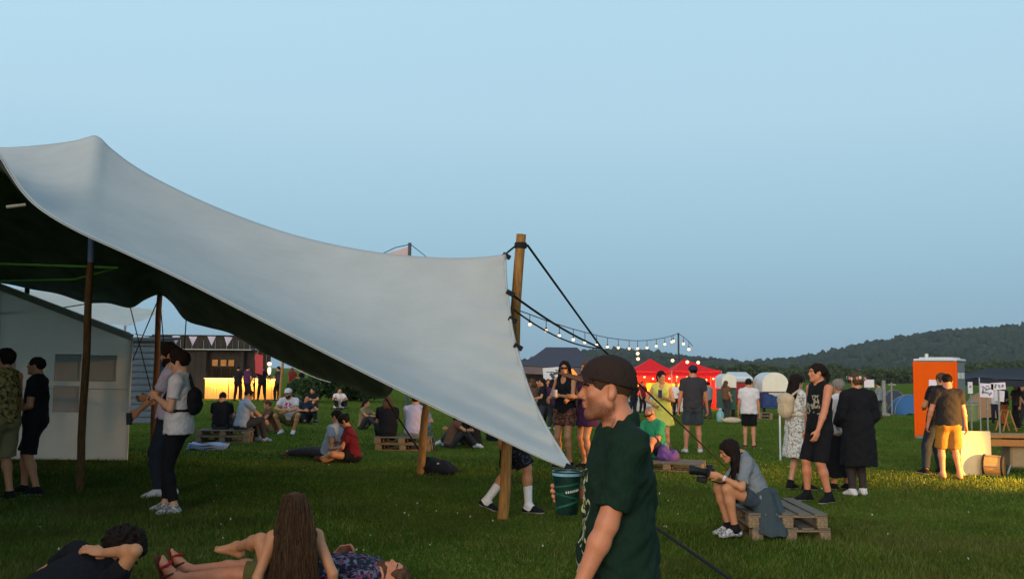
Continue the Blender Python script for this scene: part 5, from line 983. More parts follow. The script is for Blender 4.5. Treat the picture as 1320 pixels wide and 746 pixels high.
# the sling bag on his back
def rucksack(label, r, J, m, size=(.14, .08, .19), off=(0, -.19, -.14), straps=True, diag=False, flap=None):
    N, fb, lb, up = J['N'], J['fb'], J['lb'], J['up']; sc = r.scale[0]; c = N + lb * off[0] + fb * off[1] + up * off[2]; t = thing('rucksack', label, 'bag', wpt(r, c), r.rotation_euler.z)
    M3 = (lb, fb, up); F = solid([(ell((0, 0, 0), v3(size) * sc, M3), .03), (ell(v3(fb) * -.03 - up * size[2] * .35, v3(size[0] * .85, size[1] * .8, size[2] * .5) * sc, M3), .03), (cap(lb * -size[0] * .6 + up * size[2] * .5, lb * size[0] * .6 + up * size[2] * .5, size[1] * .75), .05)], .010); F.fold(.004, 1.4, 1)
    link('bag_body', F.mesh('bag_body'), m, t); L = lambda p: (v3(p) - c) * sc
    if diag: pts = [c + up * .05, N - lb * .02 + up * -.02 - fb * .10, N + lb * .10 + up * .04 + fb * 0, N + lb * .06 + fb * .14 - up * .14, N - lb * .10 + fb * .16 - up * .30, N - lb * .20 + fb * .02 - up * .36, c - up * size[2] * .6]; MB().tube([L(p) for p in crom(pts, 26)], .02 * sc, 6).build('strap', m, t, True)
    elif straps:
        for s in (-1, 1): pts = [c + up * .1 + lb * s * .05, N + lb * s * .105 - fb * .085 + up * .005, N + lb * s * .115 + fb * .02 + up * .035, N + lb * s * .12 + fb * .145 - up * .10, N + lb * s * .155 + fb * .125 - up * .24, N + lb * s * .175 - fb * .02 - up * .34, c + lb * s * .08 - up * size[2] * .6]; MB().tube([L(p) for p in crom(pts, 26)], .017 * sc, 6).build('strap', m, t, True)
    MB().tube([L(c + up * size[2] * .85 + lb * x) + Vector((0, 0, .03 * (1 - (x / .04) ** 2))) for x in (-.04, -.02, 0, .02, .04)], .008, 6).build('grab_handle', m, t, True)
    if flap: MB().box(Vector(L(c - fb * size[1] * .9 - up * size[2] * .2)), (size[0] * 1.1, .03, size[2] * .7), None, .012).build('front_pocket', m, t)
    return t
rucksack('black sling bag with strap across the man in the white tee', r4, J4, BLACK, (.13, .07, .15), (-.06, -.17, -.26), diag=True)
# --- the pallet bench group
q = G(284, 571)
person('person in black shirt seated on the left pallets with back turned', None, 10, bench(look=(0, -30, 0), neck=(0, .10, .88)), [('shirt', BLACK), ('trousers', CHAR), SH(BLACK), ('hair', H_DARK)], 1.72, loc=q + Vector((-.12, .38, 0)))
person('man in light grey tee seated on the left pallets turned to the right', None, -52, bench(look=(-20, -20, 0), neck=(0, .10, .90), lh=(-.1, .45, .48), rh=(.15, .5, .46)), [('shirt', LGREY), ('trousers', CHAR), SH(GREYSH), ('hair', H_DARK, {'th': .008})], 1.80, loc=q + Vector((.36, .30, 0)))
person('person with khaki legs sitting opposite the grey tee man on the grass', (350, 558), 118, ground(fem=1), [('shirt', BROWNC), ('trousers', KHAKI), SH(SOLE), ('hair', H_BROWN)], 1.7)
r, J = person('squatting man in white tee and white cap resting arms on knees', (372, 559), 176, {'pel': (0, -.10, .33), 'neck': (0, .06, .86), 'lf': (-.17, .16, .085), 'rf': (.15, .10, .085), 'lk': (-.6, 1, .6), 'rk': (.5, 1, .6), 'lh': (-.05, .42, .56), 'rh': (.06, .40, .60), 'le': (-1, 0, -.4), 're': (1, 0, -.4), 'look': (0, -4, 0)}, [('shirt', printed('white tee red print', (208, 200, 210), (176, 50, 66), ((-.1, .1), (.02, .5), (.5, .78)), 22), {'hem': .10}), ('shorts', OLIVE, {'len': .95}), SH(SOLE), ('cap', WTEE), ('beard', H_DARK, {'th': .004})], 1.85, 'mid')
person('dark dressed person sitting on the far grass before the green bush', (404, 527), 165, ground(), [('shirt', BLACK), ('shorts', BROWNC), SH(BLACK), ('hair', H_DARK)], 1.75)
person('person in white wrap sitting on the far grass right of the bush', (437, 527), 200, ground(neck=(0, .02, .62)), [('cloak', WTEE, {'len': .06, 'flare': .2, 'hem': .0}), ('trousers', BLACK), SH(BLACK), ('hair', H_DARK)], 1.75)
person('man in pale grey tee reclining on the grass with his back to us', (424, 591), 64, {'pel': (0, 0, .11), 'neck': (0, -.17, .60), 'head': (0, -.14, .77), 'lf': (-.10, .86, .08), 'rf': (.10, .90, .085), 'lk': (-.2, 0, 1), 'rk': (.2, 0, 1), 'lh': (-.34, -.36, .06), 'rh': (.34, -.34, .06), 'le': (-.5, -1, .2), 're': (.5, -1, .2), 'lhd': (-.3, -1, 0), 'rhd': (.3, -1, 0), 'look': (6, -4, 0)}, [('shirt', LGREY, {'hem': -.02}), ('trousers', CHAR), SH(BROWNC), ('hair', H_DARK, {'th': .014})], 1.82)
person('woman in dark red top sitting sideways on the grass, head bowed', (455, 595), 92, {'fem': 1, 'pel': (0, 0, .11), 'neck': (0, .10, .58), 'head': (0, .18, .72), 'lf': (-.02, .52, .06), 'rf': (.16, .34, .06), 'lk': (-1, .2, .25), 'rk': (1, .5, .4), 'lh': (-.1, .34, .24), 'rh': (.12, .30, .34), 'le': (-1, -.6, -.4), 're': (1, -.6, -.4), 'look': (0, -34, 0)}, [('shirt', REDK, {'sleeve': .9}), ('shorts', BLACK, {'len': .5}), SH(SANDAL, .0), ('hair', H_DARK, {'th': .016, 'bun': 1})], 1.80, 'mid')
q = G(514, 581)
person('person in black shirt seated on the middle pallets beside the lavender shirt', None, 12, bench(look=(0, -10, 0)), [('shirt', BLACK), ('trousers', BLACK), SH(BLACK), ('hair', H_BROWN, {'len': .2})], 1.74, loc=q + Vector((-.30, .36, 0)))
person('person in pale lavender shirt seated on the middle pallets near short pole', None, -10, bench(look=(0, -6, 0)), [('shirt', LAV, {'sleeve': .95}), ('trousers', GREY), SH(SOLE), ('hair', H_DARK)], 1.8, loc=q + Vector((.28, .38, 0)))
person('dark haired person in brown hugging knees just right of the short pole', (580, 577), -75, ground(fem=1, neck=(0, .12, .60)), [('shirt', BROWNC), ('trousers', CHAR), SH(SOLE), ('hair', H_DARK, {'len': .35})], 1.72)
person('person in dark clothes with black and white shoes sitting under the canopy edge', (612, 576), 60, ground(), [('shirt', BLACK), ('trousers', CHAR), SH(GREYSH), ('hair', H_DARK)], 1.78)
person('walker in black shorts and white socks half hidden behind the canopy', (656, 660), -88, {'pel': (0, 0, .90), 'lf': (-.09, -.26, .12), 'rf': (.09, .22, .085), 'lt': (-.1, .9, -.35), 'lk': (0, 1, .1), 'rk': (0, 1, 0), 'lh': (-.25, .2, .86), 'rh': (.25, -.1, .86)}, [('shirt', BLACK), ('shorts', CHK, {'len': .92, 'kn': .04}), ('sock', SOCKW, {'h': .55}), SH(BLACK), ('hair', H_DARK)], 1.82, 'mid')
# --- bar customers, dark against the glow
for i, (px, py, yaw, lab, sh) in enumerate([(337, 516, 20, 'dark figure with bag standing left at the glowing bar counter', BLACK), (358, 517, 70, 'dark figure facing left at the right end of the bar counter', CHAR), (306, 517, 0, 'dark figure leaning on the bar counter behind the seated pair', BLACK), (318, 518, -30, 'figure in dark purple standing before the middle of the bar', PURP)]):
    person(lab, (px, py), yaw, stand(lf=(-.17, .05, .085), rf=(.17, -.05, .085), lh=(-.15, .35, 1.1), rh=(.3, .05, .9)), [('shirt', sh), ('trousers', BLACK), SH(BLACK), ('hair', H_DARK)], 1.78)
# --- foreground on the grass
def W0(px, py, d, o): v = at(px, py, d) - Vector(o); return v3(v.x, v.y, v.z)
o = Vector((-2.95, 5.80, 0)); H17 = W0(160, 709, 6.35, o); N17 = W0(128, 727, 6.22, o)
person('curly haired person in black tee lying on the grass at bottom left', None, 0, {'pel': (-.10, -.02, .14), 'neck': tuple(N17), 'head': tuple(H17), 'sax': (.93, .05, -.22), 'hax': (.95, .1, -.1), 'lf': (-.35, -.85, .09), 'rf': (.0, -.9, .09), 'lk': (-.2, -.5, .5), 'rk': (.2, -.5, .3), 'lt': (0, -1, -.2), 'rt': (0, -1, -.2), 'lh': tuple(W0(14, 775, 6.35, o)), 'le': (-1, .5, .2), 'rh': tuple(W0(132, 712, 6.16, o)), 're': (.55, -.25, -1), 'rhd': (-1, .0, .25), 'rpn': (0, .5, -1), 'rc': 22, 'face': (.75, .5, -.45), 'hup': (.3, .45, .8)}, [('shirt', BLACK), ('shorts', BLACK, {'len': .9}), SH(SOLE), ('hair', H_DARK, {'th': .046, 'mode': 'curl', 'fold': .020, 'line': -.02})], 1.75, 'mid', loc=o, vox=.0065)
# lying man in sandals
o = Vector((at(395, 740, 7.25).x, 7.25, 0))
FT = W0(213, 716, 7.30, o); HD = W0(500, 742, 7.2, o)
person('man lying on his back in patterned shirt, khaki shorts and red strapped sandals', None, 0, {'pel': (-.03, .0, .13), 'neck': (.50, -.02, .15), 'head': tuple(v3(HD[0], HD[1], .135)), 'hax': (0, 1, 0), 'sax': (.05, 1, 0), 'lf': tuple(v3(FT[0] + .05, -.08, .10)), 'rf': tuple(v3(FT[0] + .03, .12, .12)), 'lk': (0, -.3, 1), 'rk': (0, .3, 1), 'lt': (-.30, -.2, 1), 'rt': (-.38, .25, 1), 'lh': (.02, -.34, .08), 'rh': tuple(W0(432, 716, 7.42, o)), 'le': (.3, -1, 0), 're': (.2, 1, -.3), 'rhd': (.9, .0, .5), 'rpn': (0, -.6, -.6), 'rc': 40, 'face': (.12, -.12, 1), 'hup': (1, 0, 0)}, [('shirt', PAIS), ('shorts', OLIVE, {'len': .85}), ('hair', H_BROWN, {'th': .008}), ('beard', H_BROWN, {'th': .003})], 1.86, 'red', loc=o, vox=.0065, det=1)
rl, Jl = PEOPLE[-1]
for k in 'lr':                                                        # sandals: sole and straps
    q = Jl[k]; t_, dn = q['toe'], q['dn']; c = q['ank'] + dn * .092 + t_ * .075; sd = np.cross(t_, -dn); F = solid([(cap(c - t_ * .10, c + t_ * .115, .014, .014, ax=sd, sc=2.9), .0)], .0065); link('sandal', F.mesh('sandal'), SANDAL, rl)
    for m_, f_, hgt_ in ((.125, cloth('red strap', (172, 40, 40)), .035), (.055, SANDAL, .055)):
        b_ = q['ank'] + t_ * m_; MB().tube([b_ + dn * .07 + sd * .048, b_ + dn * (.05 - hgt_ * .8) + sd * .035, b_ + dn * (.045 - hgt_) , b_ + dn * (.05 - hgt_ * .8) - sd * .035, b_ + dn * .07 - sd * .048], .010, 6).build('strap', f_, rl, True)
    b_ = q['ank'] - t_ * .015; MB().tube([b_ + t_ * .06 + sd * .03, b_ + sd * .044 - dn * .01, b_ - t_ * .05 - dn * .005, b_ - sd * .044 - dn * .01, b_ + t_ * .06 - sd * .03], .009, 6).build('strap', SANDAL, rl, True)
# seated woman with long hair
o = Vector((at(378, 775, 6.55).x, 6.55, 0)); hd = W0(370, 668, 6.62, o)
person('woman with very long brown hair seen from behind, sitting in black vest', None, 16, {'fem': 1, 'pel': (0, .17, .11), 'neck': (.0, .03, .58), 'head': (-.01, .10, .715), 'lf': tuple(rotz(W0(305, 703, 7.14, o), -16)), 'lt': tuple(rotz((-1, .12, .25), -16)), 'lk': (.0, -.3, 1), 'ldn': tuple(rotz((-.35, .1, -1), -16)), 'rf': (.06, .66, .07), 'rk': (.1, -.2, 1), 'rt': (.1, 1, .3), 'lh': (-.235, -.05, .05), 'rh': (.27, -.06, .05), 'le': (-.6, -1, 0), 're': (.6, -1, 0), 'lhd': (-.5, -.9, -.05), 'rhd': (.5, -.9, -.05), 'lc': 8, 'rc': 8, 'look': (10, -10, 0)}, [('tank_top', BLACK), ('shorts', BLACK, {'len': .5}), ('hair', H_BROWN, {'len': .56, 'th': .014, 'w': .10, 'bk': .19, 'fold': .0015})], 1.72, 'mid', loc=o, vox=.0065)
rw, Jw = PEOPLE[-1]; rr_ = np.random.default_rng(4)
M = MB()                                                              # loose strands over the mass of hair
for i in range(420):
    a = rr_.uniform(-1.75, 1.75); p0 = HP(Jw, .076 * math.sin(a), -.012 - .100 * math.cos(a), .03 + .08 * rr_.random()); s = math.sin(a); L = rr_.uniform(.46, .62)
    pts = [p0 + v3(0, 0, .01)] + [v3(p0[0] + (.02 + .05 * f) * s + .012 * math.sin(5 * f + i) + .02 * f * math.sin(i * 1.7), Jw['H'][1] - .12 - .13 * min(1, f * 1.9) - .045 * math.cos(a) * (1 - .3 * f) - .012 * math.sin(i * 3.1) * f, p0[2] - L * f) for f in (.2, .4, .6, .8, 1.)]
    M.tube([Vector(p) for p in crom(pts, 9)], rr_.uniform(.0022, .0042), 3, .0012)
M.build('hair_strands', [H_BROWN, ], rw, True)
M = MB()
for i in range(230):
    a = rr_.uniform(-1.6, 1.6); p0 = HP(Jw, .078 * math.sin(a), -.014 - .102 * math.cos(a), .0 + .08 * rr_.random()); s = math.sin(a); L = rr_.uniform(.42, .60)
    pts = [p0] + [v3(p0[0] + (.02 + .055 * f) * s + .014 * math.sin(4 * f + i) + .02 * f * math.sin(i * 1.3), Jw['H'][1] - .126 - .13 * min(1, f * 1.9) - .045 * math.cos(a) * (1 - .3 * f) - .012 * math.sin(i * 3.1) * f, p0[2] - L * f) for f in (.2, .4, .6, .8, 1.)]
    M.tube([Vector(p) for p in crom(pts, 9)], rr_.uniform(.002, .0036), 3, .001)
M.build('hair_strands', H_LIGHT, rw, True)
# --- middle: the two women, and people behind them
person('woman in black vest and patterned shorts with sunglasses holding a drink', (728, 603), 148, stand(fem=1, lh=(-.06, .30, 1.18), rh=(.17, .26, 1.10), le=(-.6, -.5, -1), re=(.6, -.5, -1), look=(20, -2, 0)), [('tank_top', BLACK, {'scoop': .1}), ('shorts', CAMO, {'len': .55}), SH(BLACK), ('hair', H_DARK, {'len': .3, 'front': 1})], hgt((728, 603), (728, 464)), 'mid')
rv, Jv = PEOPLE[-1]; MB().tube([HP(Jv, -.070, .03, .01), HP(Jv, -.052, .086, .004), HP(Jv, -.03, .100, .004), HP(Jv, 0, .108, .008), HP(Jv, .03, .100, .004), HP(Jv, .052, .086, .004), HP(Jv, .070, .03, .01)], .013, 6).build('sunglasses', mat('dark lens', lin(24, 22, 24)[:3], .2), rv, True)
cup('clear plastic cup held at chest height by the woman in sunglasses', wpt(rv, Jv['l']['wr'] + Jv['l']['hd'] * .07 + v3(0, .02, -.03)), mat('clear cup', lin(200, 204, 206)[:3], .2), .12)
person('woman in short dark purple dress standing beside the one in sunglasses', (757, 604), 122, stand(fem=1, lh=(-.10, .30, 1.16), rh=(.10, .32, 1.1), le=(-.4, -.6, -1), look=(0, -4, 0)), [('dress', PURP, {'len': .24, 'flare': .17, 'sleeve': .3, 'fold': .005}), SH(BLACK, .0), ('hair', H_LIGHT, {'len': .26})], hgt((757, 604), (755, 464)), 'mid')
for px, py, yaw, sh, lab, hr in [(686, 556, 40, BROWNC, 'person in brown among the crowd left of the women, nearest the canopy edge', H_BROWN), (699, 560, 100, BLACK, 'person in black jacket standing in the crowd under the white notice board', H_DARK), (712, 554, -20, PURP, 'person in mauve top in the crowd just left of the woman in sunglasses', H_DARK), (679, 549, 160, WTEE, 'person in white top far back in the crowd by the canvas edge', H_BROWN)]:
    person(lab, (px, py), yaw, stand(lh=(-.12, .32, 1.1), rh=(.2, .2, .95)), [('shirt', sh), ('trousers', CHAR), SH(SOLE), ('hair', hr, {'len': .18})], 1.68, 'mid')
person('person in dark jacket with white collar sitting behind the cap wearing man', (818, 594), 30, ground(fem=1), [('shirt', BLACK), ('trousers', BLACK), SH(SOLE), ('hair', H_DARK, {'len': .3})], 1.75)
r, J = person('balding man in bright green tee and sunglasses seated on the low pallet', (848, 602), 128, bench(.145, neck=(0, .12, .76), look=(6, -24, 0), lh=(-.05, .42, .50), rh=(.1, .44, .48), lf=(-.16, .5, .085)), [('shirt', TEAL), ('shorts', DENIMD, {'len': .9}), SH(SOLE), ('hair', H_GREY, {'th': .003, 'line': .04})], 1.86, 'red')
MB().tube([HP(J, -.078, .03, .01), HP(J, -.05, .096, .004), HP(J, 0, .110, .004), HP(J, .05, .096, .004), HP(J, .078, .03, .01)], .012, 6).build('sunglasses', MATS['dark lens'], r, True)
r, J = person('woman in yellow dress with dark ponytail holding a phone before red gazebo', (853, 592), 168, stand(fem=1, lh=(-.05, .26, 1.22), rh=(.15, .22, 1.08), le=(-1, -.3, -1), re=(1, -.3, -1), look=(34, -10, 0)), [('dress', YELD, {'len': .26, 'flare': .19, 'sleeve': 0, 'scoop': .08}), SH(SANDAL, .0), ('hair', H_DARK, {'tail': .2, 'th': .012})], hgt((853, 592), (848, 477)), 'mid')
t = thing('phone', 'dark mobile phone in the hand of the woman in yellow', 'phone', wpt(r, J['l']['wr'] + J['l']['hd'] * .08 + v3(0, .03, .03)), rad(170)); MB().box((0, 0, .03), (.075, .01, .15), Euler((.3, 0, 0)), .004).build('case', BLACK, t); MB().box((0, .007, .03), (.066, .003, .135), Euler((.3, 0, 0))).build('screen', mat('phone screen', (.02, .02, .03), .15), t)
person('man seen from behind in charcoal tee, denim shorts and backward navy cap', (894, 584), -4, stand(wide=1.05, lh=(-.29, .04, .86), rh=(.29, .08, .86), look=(14, 0, 0), lf=(-.15, .0, .085), rf=(.13, .02, .085)), [('shirt', CHAR), ('shorts', DENIM, {'len': .82, 'kn': .035}), SH(SOLE, .0), ('cap', NAVYC, {'back': 1}), ('hair', H_DARK, {'th': .006})], hgt((894, 584), (889, 470)), 'red')
person('distant person in grey shirt right of the charcoal tee, before red sheet', (913, 540), 20, stand(), [('shirt', GREY), ('trousers', CHAR), SH(BLACK), ('hair', H_DARK)], 1.72)
person('man in white tee and black shorts seen from behind near the cream arch', (966, 577), -14, stand(lh=(-.26, .1, .86), lf=(-.10, .02, .085), look=(-10, -10, 0)), [('shirt', WTEE, {'hem': -.14, 'loose': .156}), ('shorts', BLACK, {'len': .86}), SH(SANDAL, -.01), ('hair', H_DARK)], hgt((966, 577), (966, 487)), 'mid')
# --- the photographer
o = Vector((at(977, 640, 9.75).x, 9.75, 0)); sc29 = 1.66 / 1.75
def L29(px, py, d): v = rotz(W0(px, py, d, o), -90) / sc29; return tuple(v)
r, J = person('woman photographer in grey tee with tied jacket sitting on stacked pallets', None, 90, {'fem': 1, 'pel': (0, 0, .405), 'neck': (0, .17, .87), 'head': L29(940, 581, 9.72), 'lf': L29(948, 681, 9.58), 'rf': L29(940, 678, 9.82), 'lk': (-.1, .4, 1), 'rk': (.1, .6, 1), 'lt': (-.05, 1, -.05), 'rt': (.05, 1, -.05), 'lh': L29(928, 613, 9.56), 'rh': L29(919, 611, 9.78), 'le': (-.5, -.6, -1), 're': (.6, -.4, -1), 'lhd': (.25, 1, .12), 'rhd': (-.25, 1, .1), 'lc': 48, 'rc': 48, 'look': (-6, -22, 0)}, [('shirt', GREY, {'sleeve': .8, 'hem': .02}), ('shorts', DENIM, {'len': .52}), ('sock', BLACK, {'h': .12}), SH(GREYSH, .02), ('hair', H_DARK, {'len': .34, 'down': (0, -.25, -1), 'bk': .0, 'front': 1, 'th': .014})], 1.66, 'mid', loc=o, vox=.0065, det=1)
rp, Jp = r, J
F = Field((-.32, -.34, -.02), (.32, .30, .62), .009)                  # jacket tied round the waist
P_ = Jp['P']
for s in (-1, 1): F.add(cap(P_ + v3(s * .14, -.02, .09), P_ + v3(s * .19, -.10, -.34 if s < 0 else -.28), .070, .12 if s < 0 else .08, ax=(0, 1, 0), sc=1.5, cuts=[(v3(0, 0, -1), P_ + v3(0, 0, -.33))]), .03)
F.add(ell(P_ + v3(0, -.01, .10), (.192, .158, .055)), .03); F.add(cap(P_ + v3(0, -.14, .08), P_ + v3(0, -.20, -.10), .06, .08, ax=(1, 0, 0), sc=1.6), .05); F.cut((0, 0, -1), (0, 0, .06)); F.cut((0, 1, 0), Jp['P'] + v3(0, .10, 0)); F.fold(.008, 1.2, 1, 'drop'); link('tied_jacket', F.mesh('tied_jacket'), SLATE, rp)
c = at(912, 608, 9.66); t = thing('camera_body', 'black camera with long lens held in front of the seated photographer', 'camera', c, rad(90)); CAMB = mat('black camera plastic', lin(24, 24, 26)[:3], .45, .1, 40)
MB().box((0, -.02, 0), (.15, .07, .10), Euler((.15, 0, 0)), .012).build('body', CAMB, t); MB().box((0, -.02, .06), (.06, .06, .035), Euler((.15, 0, 0)), .01).build('viewfinder', CAMB, t)
R = Matrix.Rotation(rad(-80), 4, 'X'); MB().lathe([(.036, .0), (.038, .07), (.044, .08), (.044, .13), (.050, .135), (.050, .175), (.044, .175)], (0, .01, -.005), 18, R).build('lens', CAMB, t, True); MB().box((0, .06, -.075), (.07, .10, .06), Euler((.15, 0, 0)), .01).build('grip', CAMB, t)
MB().tube([Vector(p) for p in crom([(.075, -.02, .03), (.14, .0, -.06), (.12, -.2, -.12), (.05, -.30, .12), (.0, -.36, .20)], 20)], .008, 5).build('neck_strap', CAMB, t, True)
q = wpt(rp, Jp['l']['wr'] * .8 + Jp['l']['elb'] * .2); dd = (Jp['l']['wr'] - Jp['l']['elb']); t = tag(MB().lathe([(.030, -.012), (.032, 0), (.030, .012)], (0, 0, 0), 12, Vector(rotz(dd, 90)).to_track_quat('Z', 'Y').to_matrix().to_4x4()).build('wristband', WTEE), 'white wristband on the arm of the seated photographer', 'wristband'); t.location = q
# --- the group on the right
rf, Jf = person('woman in white flowered long sleeved dress with beige rucksack', (1028, 631), -66, stand(fem=1, lh=(-.16, .24, 1.04), rh=(.2, .26, 1.06), le=(-.6, -.8, -.5), look=(0, 4, 0), lf=(-.1, -.05, .085), rf=(.1, .08, .085)), [('dress', FLORAL, {'len': .44, 'flare': .19, 'sleeve': 1.92, 'sinf': .022}), ('sock', BLACK, {'h': .14}), SH(BLACK), ('hair', H_DARK, {'len': .34, 'th': .016})], hgt((1028, 631), (1028, 481)), 'fair')
rucksack('beige canvas rucksack on the back of the woman in the flowered dress', rf, Jf, BEIGE, (.14, .09, .20), (0, -.19, -.20), flap=1)
rt_, Jt = person('tall man in black vest and baggy black shorts with long dark hair', (1058, 647), 108, stand(lh=(-.24, .22, .84), rh=(.27, .0, .86), le=(-.6, -1, 0), look=(-16, 2, 0), lf=(-.12, -.04, .085), rf=(.13, .10, .085)), [('tank_top', printed('black vest pale print', (24, 24, 27), (150, 140, 120), ((-.14, .14), (.02, .4), (1.10, 1.34)), 24)), ('shorts', BLACK, {'len': .98, 'kn': .024, 'inf': .014}), ('sock', BLACK, {'h': .16}), SH(BLACK), ('hair', H_DARK, {'tail': .12, 'th': .014})], hgt((1058, 647), (1057, 467)), 'red')
person('person in white shirt with black straps and long black skirt behind the vest', (1084, 631), 24, stand(fem=1, lh=(-.2, .2, 1.0), rh=(.2, .2, 1.0), look=(0, -6, 0)), [('shirt', WTEE, {'sleeve': .9}), ('skirt', BLACK, {'len': .72, 'flare': .20}), SH(BLACK), ('hair', H_GREY, {'th': .02})], hgt((1084, 631), (1092, 488)), 'mid')
rs, Js = PEOPLE[-1]
for s in (-1, 1): MB().tube([Vector(p) for p in crom([Js['N'] + v3(s * .10, -.11, -.02), Js['N'] + v3(s * .09, -.140, -.15), Js['N'] + v3(s * .07, -.150, -.32), Js['P'] + v3(s * .08, -.16, .08)], 12)], .016, 5).build('strap', BLACK, rs, True)
rk, Jk = person('person in knee length black cloak and white trainers, flowers in hair', (1108, 639), 12, stand(lh=(-.2, .2, 1.0), rh=(.2, .2, 1.0), look=(8, -8, 0), lf=(-.1, .0, .085), rf=(.1, .06, .085)), [('cloak', BLACK, {'len': .50, 'flare': .215, 'sleeve': 1.8, 'sinf': .04, 'inf': .035, 'sc': 1.25, 'top': .185, 'hem': -.0}), ('trousers', mat('dark tights', lin(52, 44, 44)[:3], .8), {'inf': .012, 'kn': 0}), SH(SOLE), ('hair', H_BROWN, {'th': .02})], hgt((1108, 639), (1108, 480)), 'mid')
PK = [cloth('pink flower', (226, 130, 150)), cloth('cream flower', (220, 210, 180)), cloth('leaf green', (70, 96, 60))]
t = thing('flower_wreath', 'wreath of pink and cream flowers on the head of the cloaked person', 'wreath', wpt(rk, HP(Jk, 0, -.01, .05)), rk.rotation_euler.z)
for i in range(18):
    a = i * 2 * math.pi / 18; p = Vector((.105 * math.cos(a), .122 * math.sin(a), .012 * math.sin(3 * a))); M = MB()
    for k in range(5): M.ball(p + Vector((.014 * math.cos(k * 1.257) * math.sin(a), .014 * math.cos(k * 1.257) * math.cos(a), .014 * math.sin(k * 1.257))), .013, 1)
    M.build('flower' if i % 3 < 2 else 'leaf', PK[i % 3], t, True)
M = MB(); M.tube([(.10 * math.cos(a), .117 * math.sin(a), 0) for a in np.linspace(0, 2 * math.pi, 24)], .008, 5).build('stem_ring', PK[2], t, True)
person('man in dark jeans standing half behind the man in mustard shorts', (1213, 611), 8, stand(lh=(-.10, .3, 1.1), rh=(.2, .2, 1.0), lf=(-.30, -.05, .085), rf=(.06, .1, .085), pel=(-.02, 0, .90), neck=(.06, 0, 1.43)), [('shirt', BLACK), ('trousers', DENIMD), SH(BLACK), ('hair', H_BROWN)], hgt((1213, 611), (1218, 477)), 'mid')
person('barefoot man in dark tee and mustard shorts seen from behind in lamp light', (1225, 617), -6, stand(lh=(-.30, .10, .90), rh=(.30, .06, .86), lf=(-.10, .04, .085), rf=(.14, -.04, .085), look=(-6, -22, 0)), [('shirt', cloth('faded black cotton', (40, 38, 38))), ('shorts', MUST, {'len': .98, 'kn': .035}), ('hair', H_DARK, {'th': .010})], hgt((1225, 617), (1221, 481)), 'red')
person('person in black top standing under the dark canopy at right', (1296, 549), 40, stand(lh=(-.1, .3, 1.1)), [('shirt', BLACK), ('trousers', ORANGEC), SH(BLACK), ('hair', H_DARK)], 1.70)
person('person with dark hood standing at the far right under the dark canopy', (1312, 552), 100, stand(rh=(.15, .3, 1.1)), [('shirt', CHAR), ('trousers', BLACK), SH(BLACK), ('hair', H_DARK, {'len': .2})], 1.72)
# --- crowd fill: people farther off between the stalls
for i, (px, py, yaw, sh, lo_, lab) in enumerate([(806, 545, 150, 'LAV', 'CHAR', 'person in lilac shirt far behind the cap wearing man, left of the stall counter'), (817, 541, 30, 'BLACK', 'DENIMD', 'person in black shirt facing the left red gazebo counter'), (872, 536, 170, 'WTEE', 'BLACK', 'person in white shirt between the two red gazebos'), (828, 533, 200, 'REDK', 'BLACK', 'stall keeper in dark red behind the left red gazebo counter'),
   (936, 540, -60, 'BROWNC', 'CHAR', 'distant person in brown walking past the green booth'), (961, 536, 90, 'REDK', 'NAVYC', 'distant person in red at the red stall between the booths'), (693, 545, 170, 'ORANGEC', 'CHAR', 'bartender in orange under the navy gazebo'), (706, 546, 190, 'WTEE', 'BLACK', 'bartender in white under the navy gazebo'), (676, 552, 60, 'CHAR', 'BLACK', 'person in charcoal at the left end of the navy gazebo'),
   (1134, 540, 40, 'GREY', 'CHAR', 'distant person in grey standing before the dome tents'), (1284, 546, 150, 'WTEE', 'DENIMD', 'distant person in white under the dark canopy beside the signs'), (1318, 549, 210, 'BLACK', 'CHAR', 'person in black at the back of the dark canopy stall'), (388, 516, 80, 'BLACK', 'CHAR', 'distant dark figure right of the lit pole by the bushes'), (376, 516, -30, 'REDK', 'BLACK', 'distant figure in dark red right of the lit pole')]):
    person(lab, (px, py), yaw, stand(lh=(-.14, .3, 1.05 + .04 * (i % 3)), rh=(.22, .12 + .05 * (i % 4), .9), lf=(-.12, .06 * (i % 3), .085)), [('shirt', globals()[sh]), ('trousers', globals()[lo_]), SH(BLACK), ('hair', [H_DARK, H_BROWN, H_LIGHT][i % 3], {'len': .22} if i % 3 == 1 else {})], 1.66 + .03 * (i % 5), 'mid')
# --- tent edge fill: more people sitting on the grass under the canopy
for i, (px, py, yaw, sh, lo_, fm, lab) in enumerate([(600, 573, 100, 'BROWNC', 'DENIMD', 1, 'person in brown sitting turned left under the canopy, right of the knee hugger'), (636, 568, -20, 'BLACK', 'BLACK', 0, 'person in black sitting farthest right under the canopy edge'), (545, 561, 170, 'GREY', 'KHAKI', 0, 'person in grey sitting on the grass behind the short pole, facing us'),
   (468, 553, -110, 'KHAKI', 'CHAR', 1, 'person in khaki sitting on the grass left of the middle pallets'), (322, 553, 150, 'CHAR', 'DENIMD', 0, 'person in charcoal sitting behind the left pallets facing the pair'), (392, 545, 210, 'NAVYC', 'BLACK', 1, 'person in navy sitting on the grass right of the white cap')]):
    person(lab, (px, py), yaw, ground(fem=fm, neck=(0, .04 + .03 * (i % 3), .61)), [('shirt', globals()[sh]), ('trousers', globals()[lo_]), SH([SOLE, BLACK][i % 2]), ('hair', [H_BROWN, H_DARK][i % 2], {'len': .3} if fm else {})], 1.7 + .02 * i, 'mid')
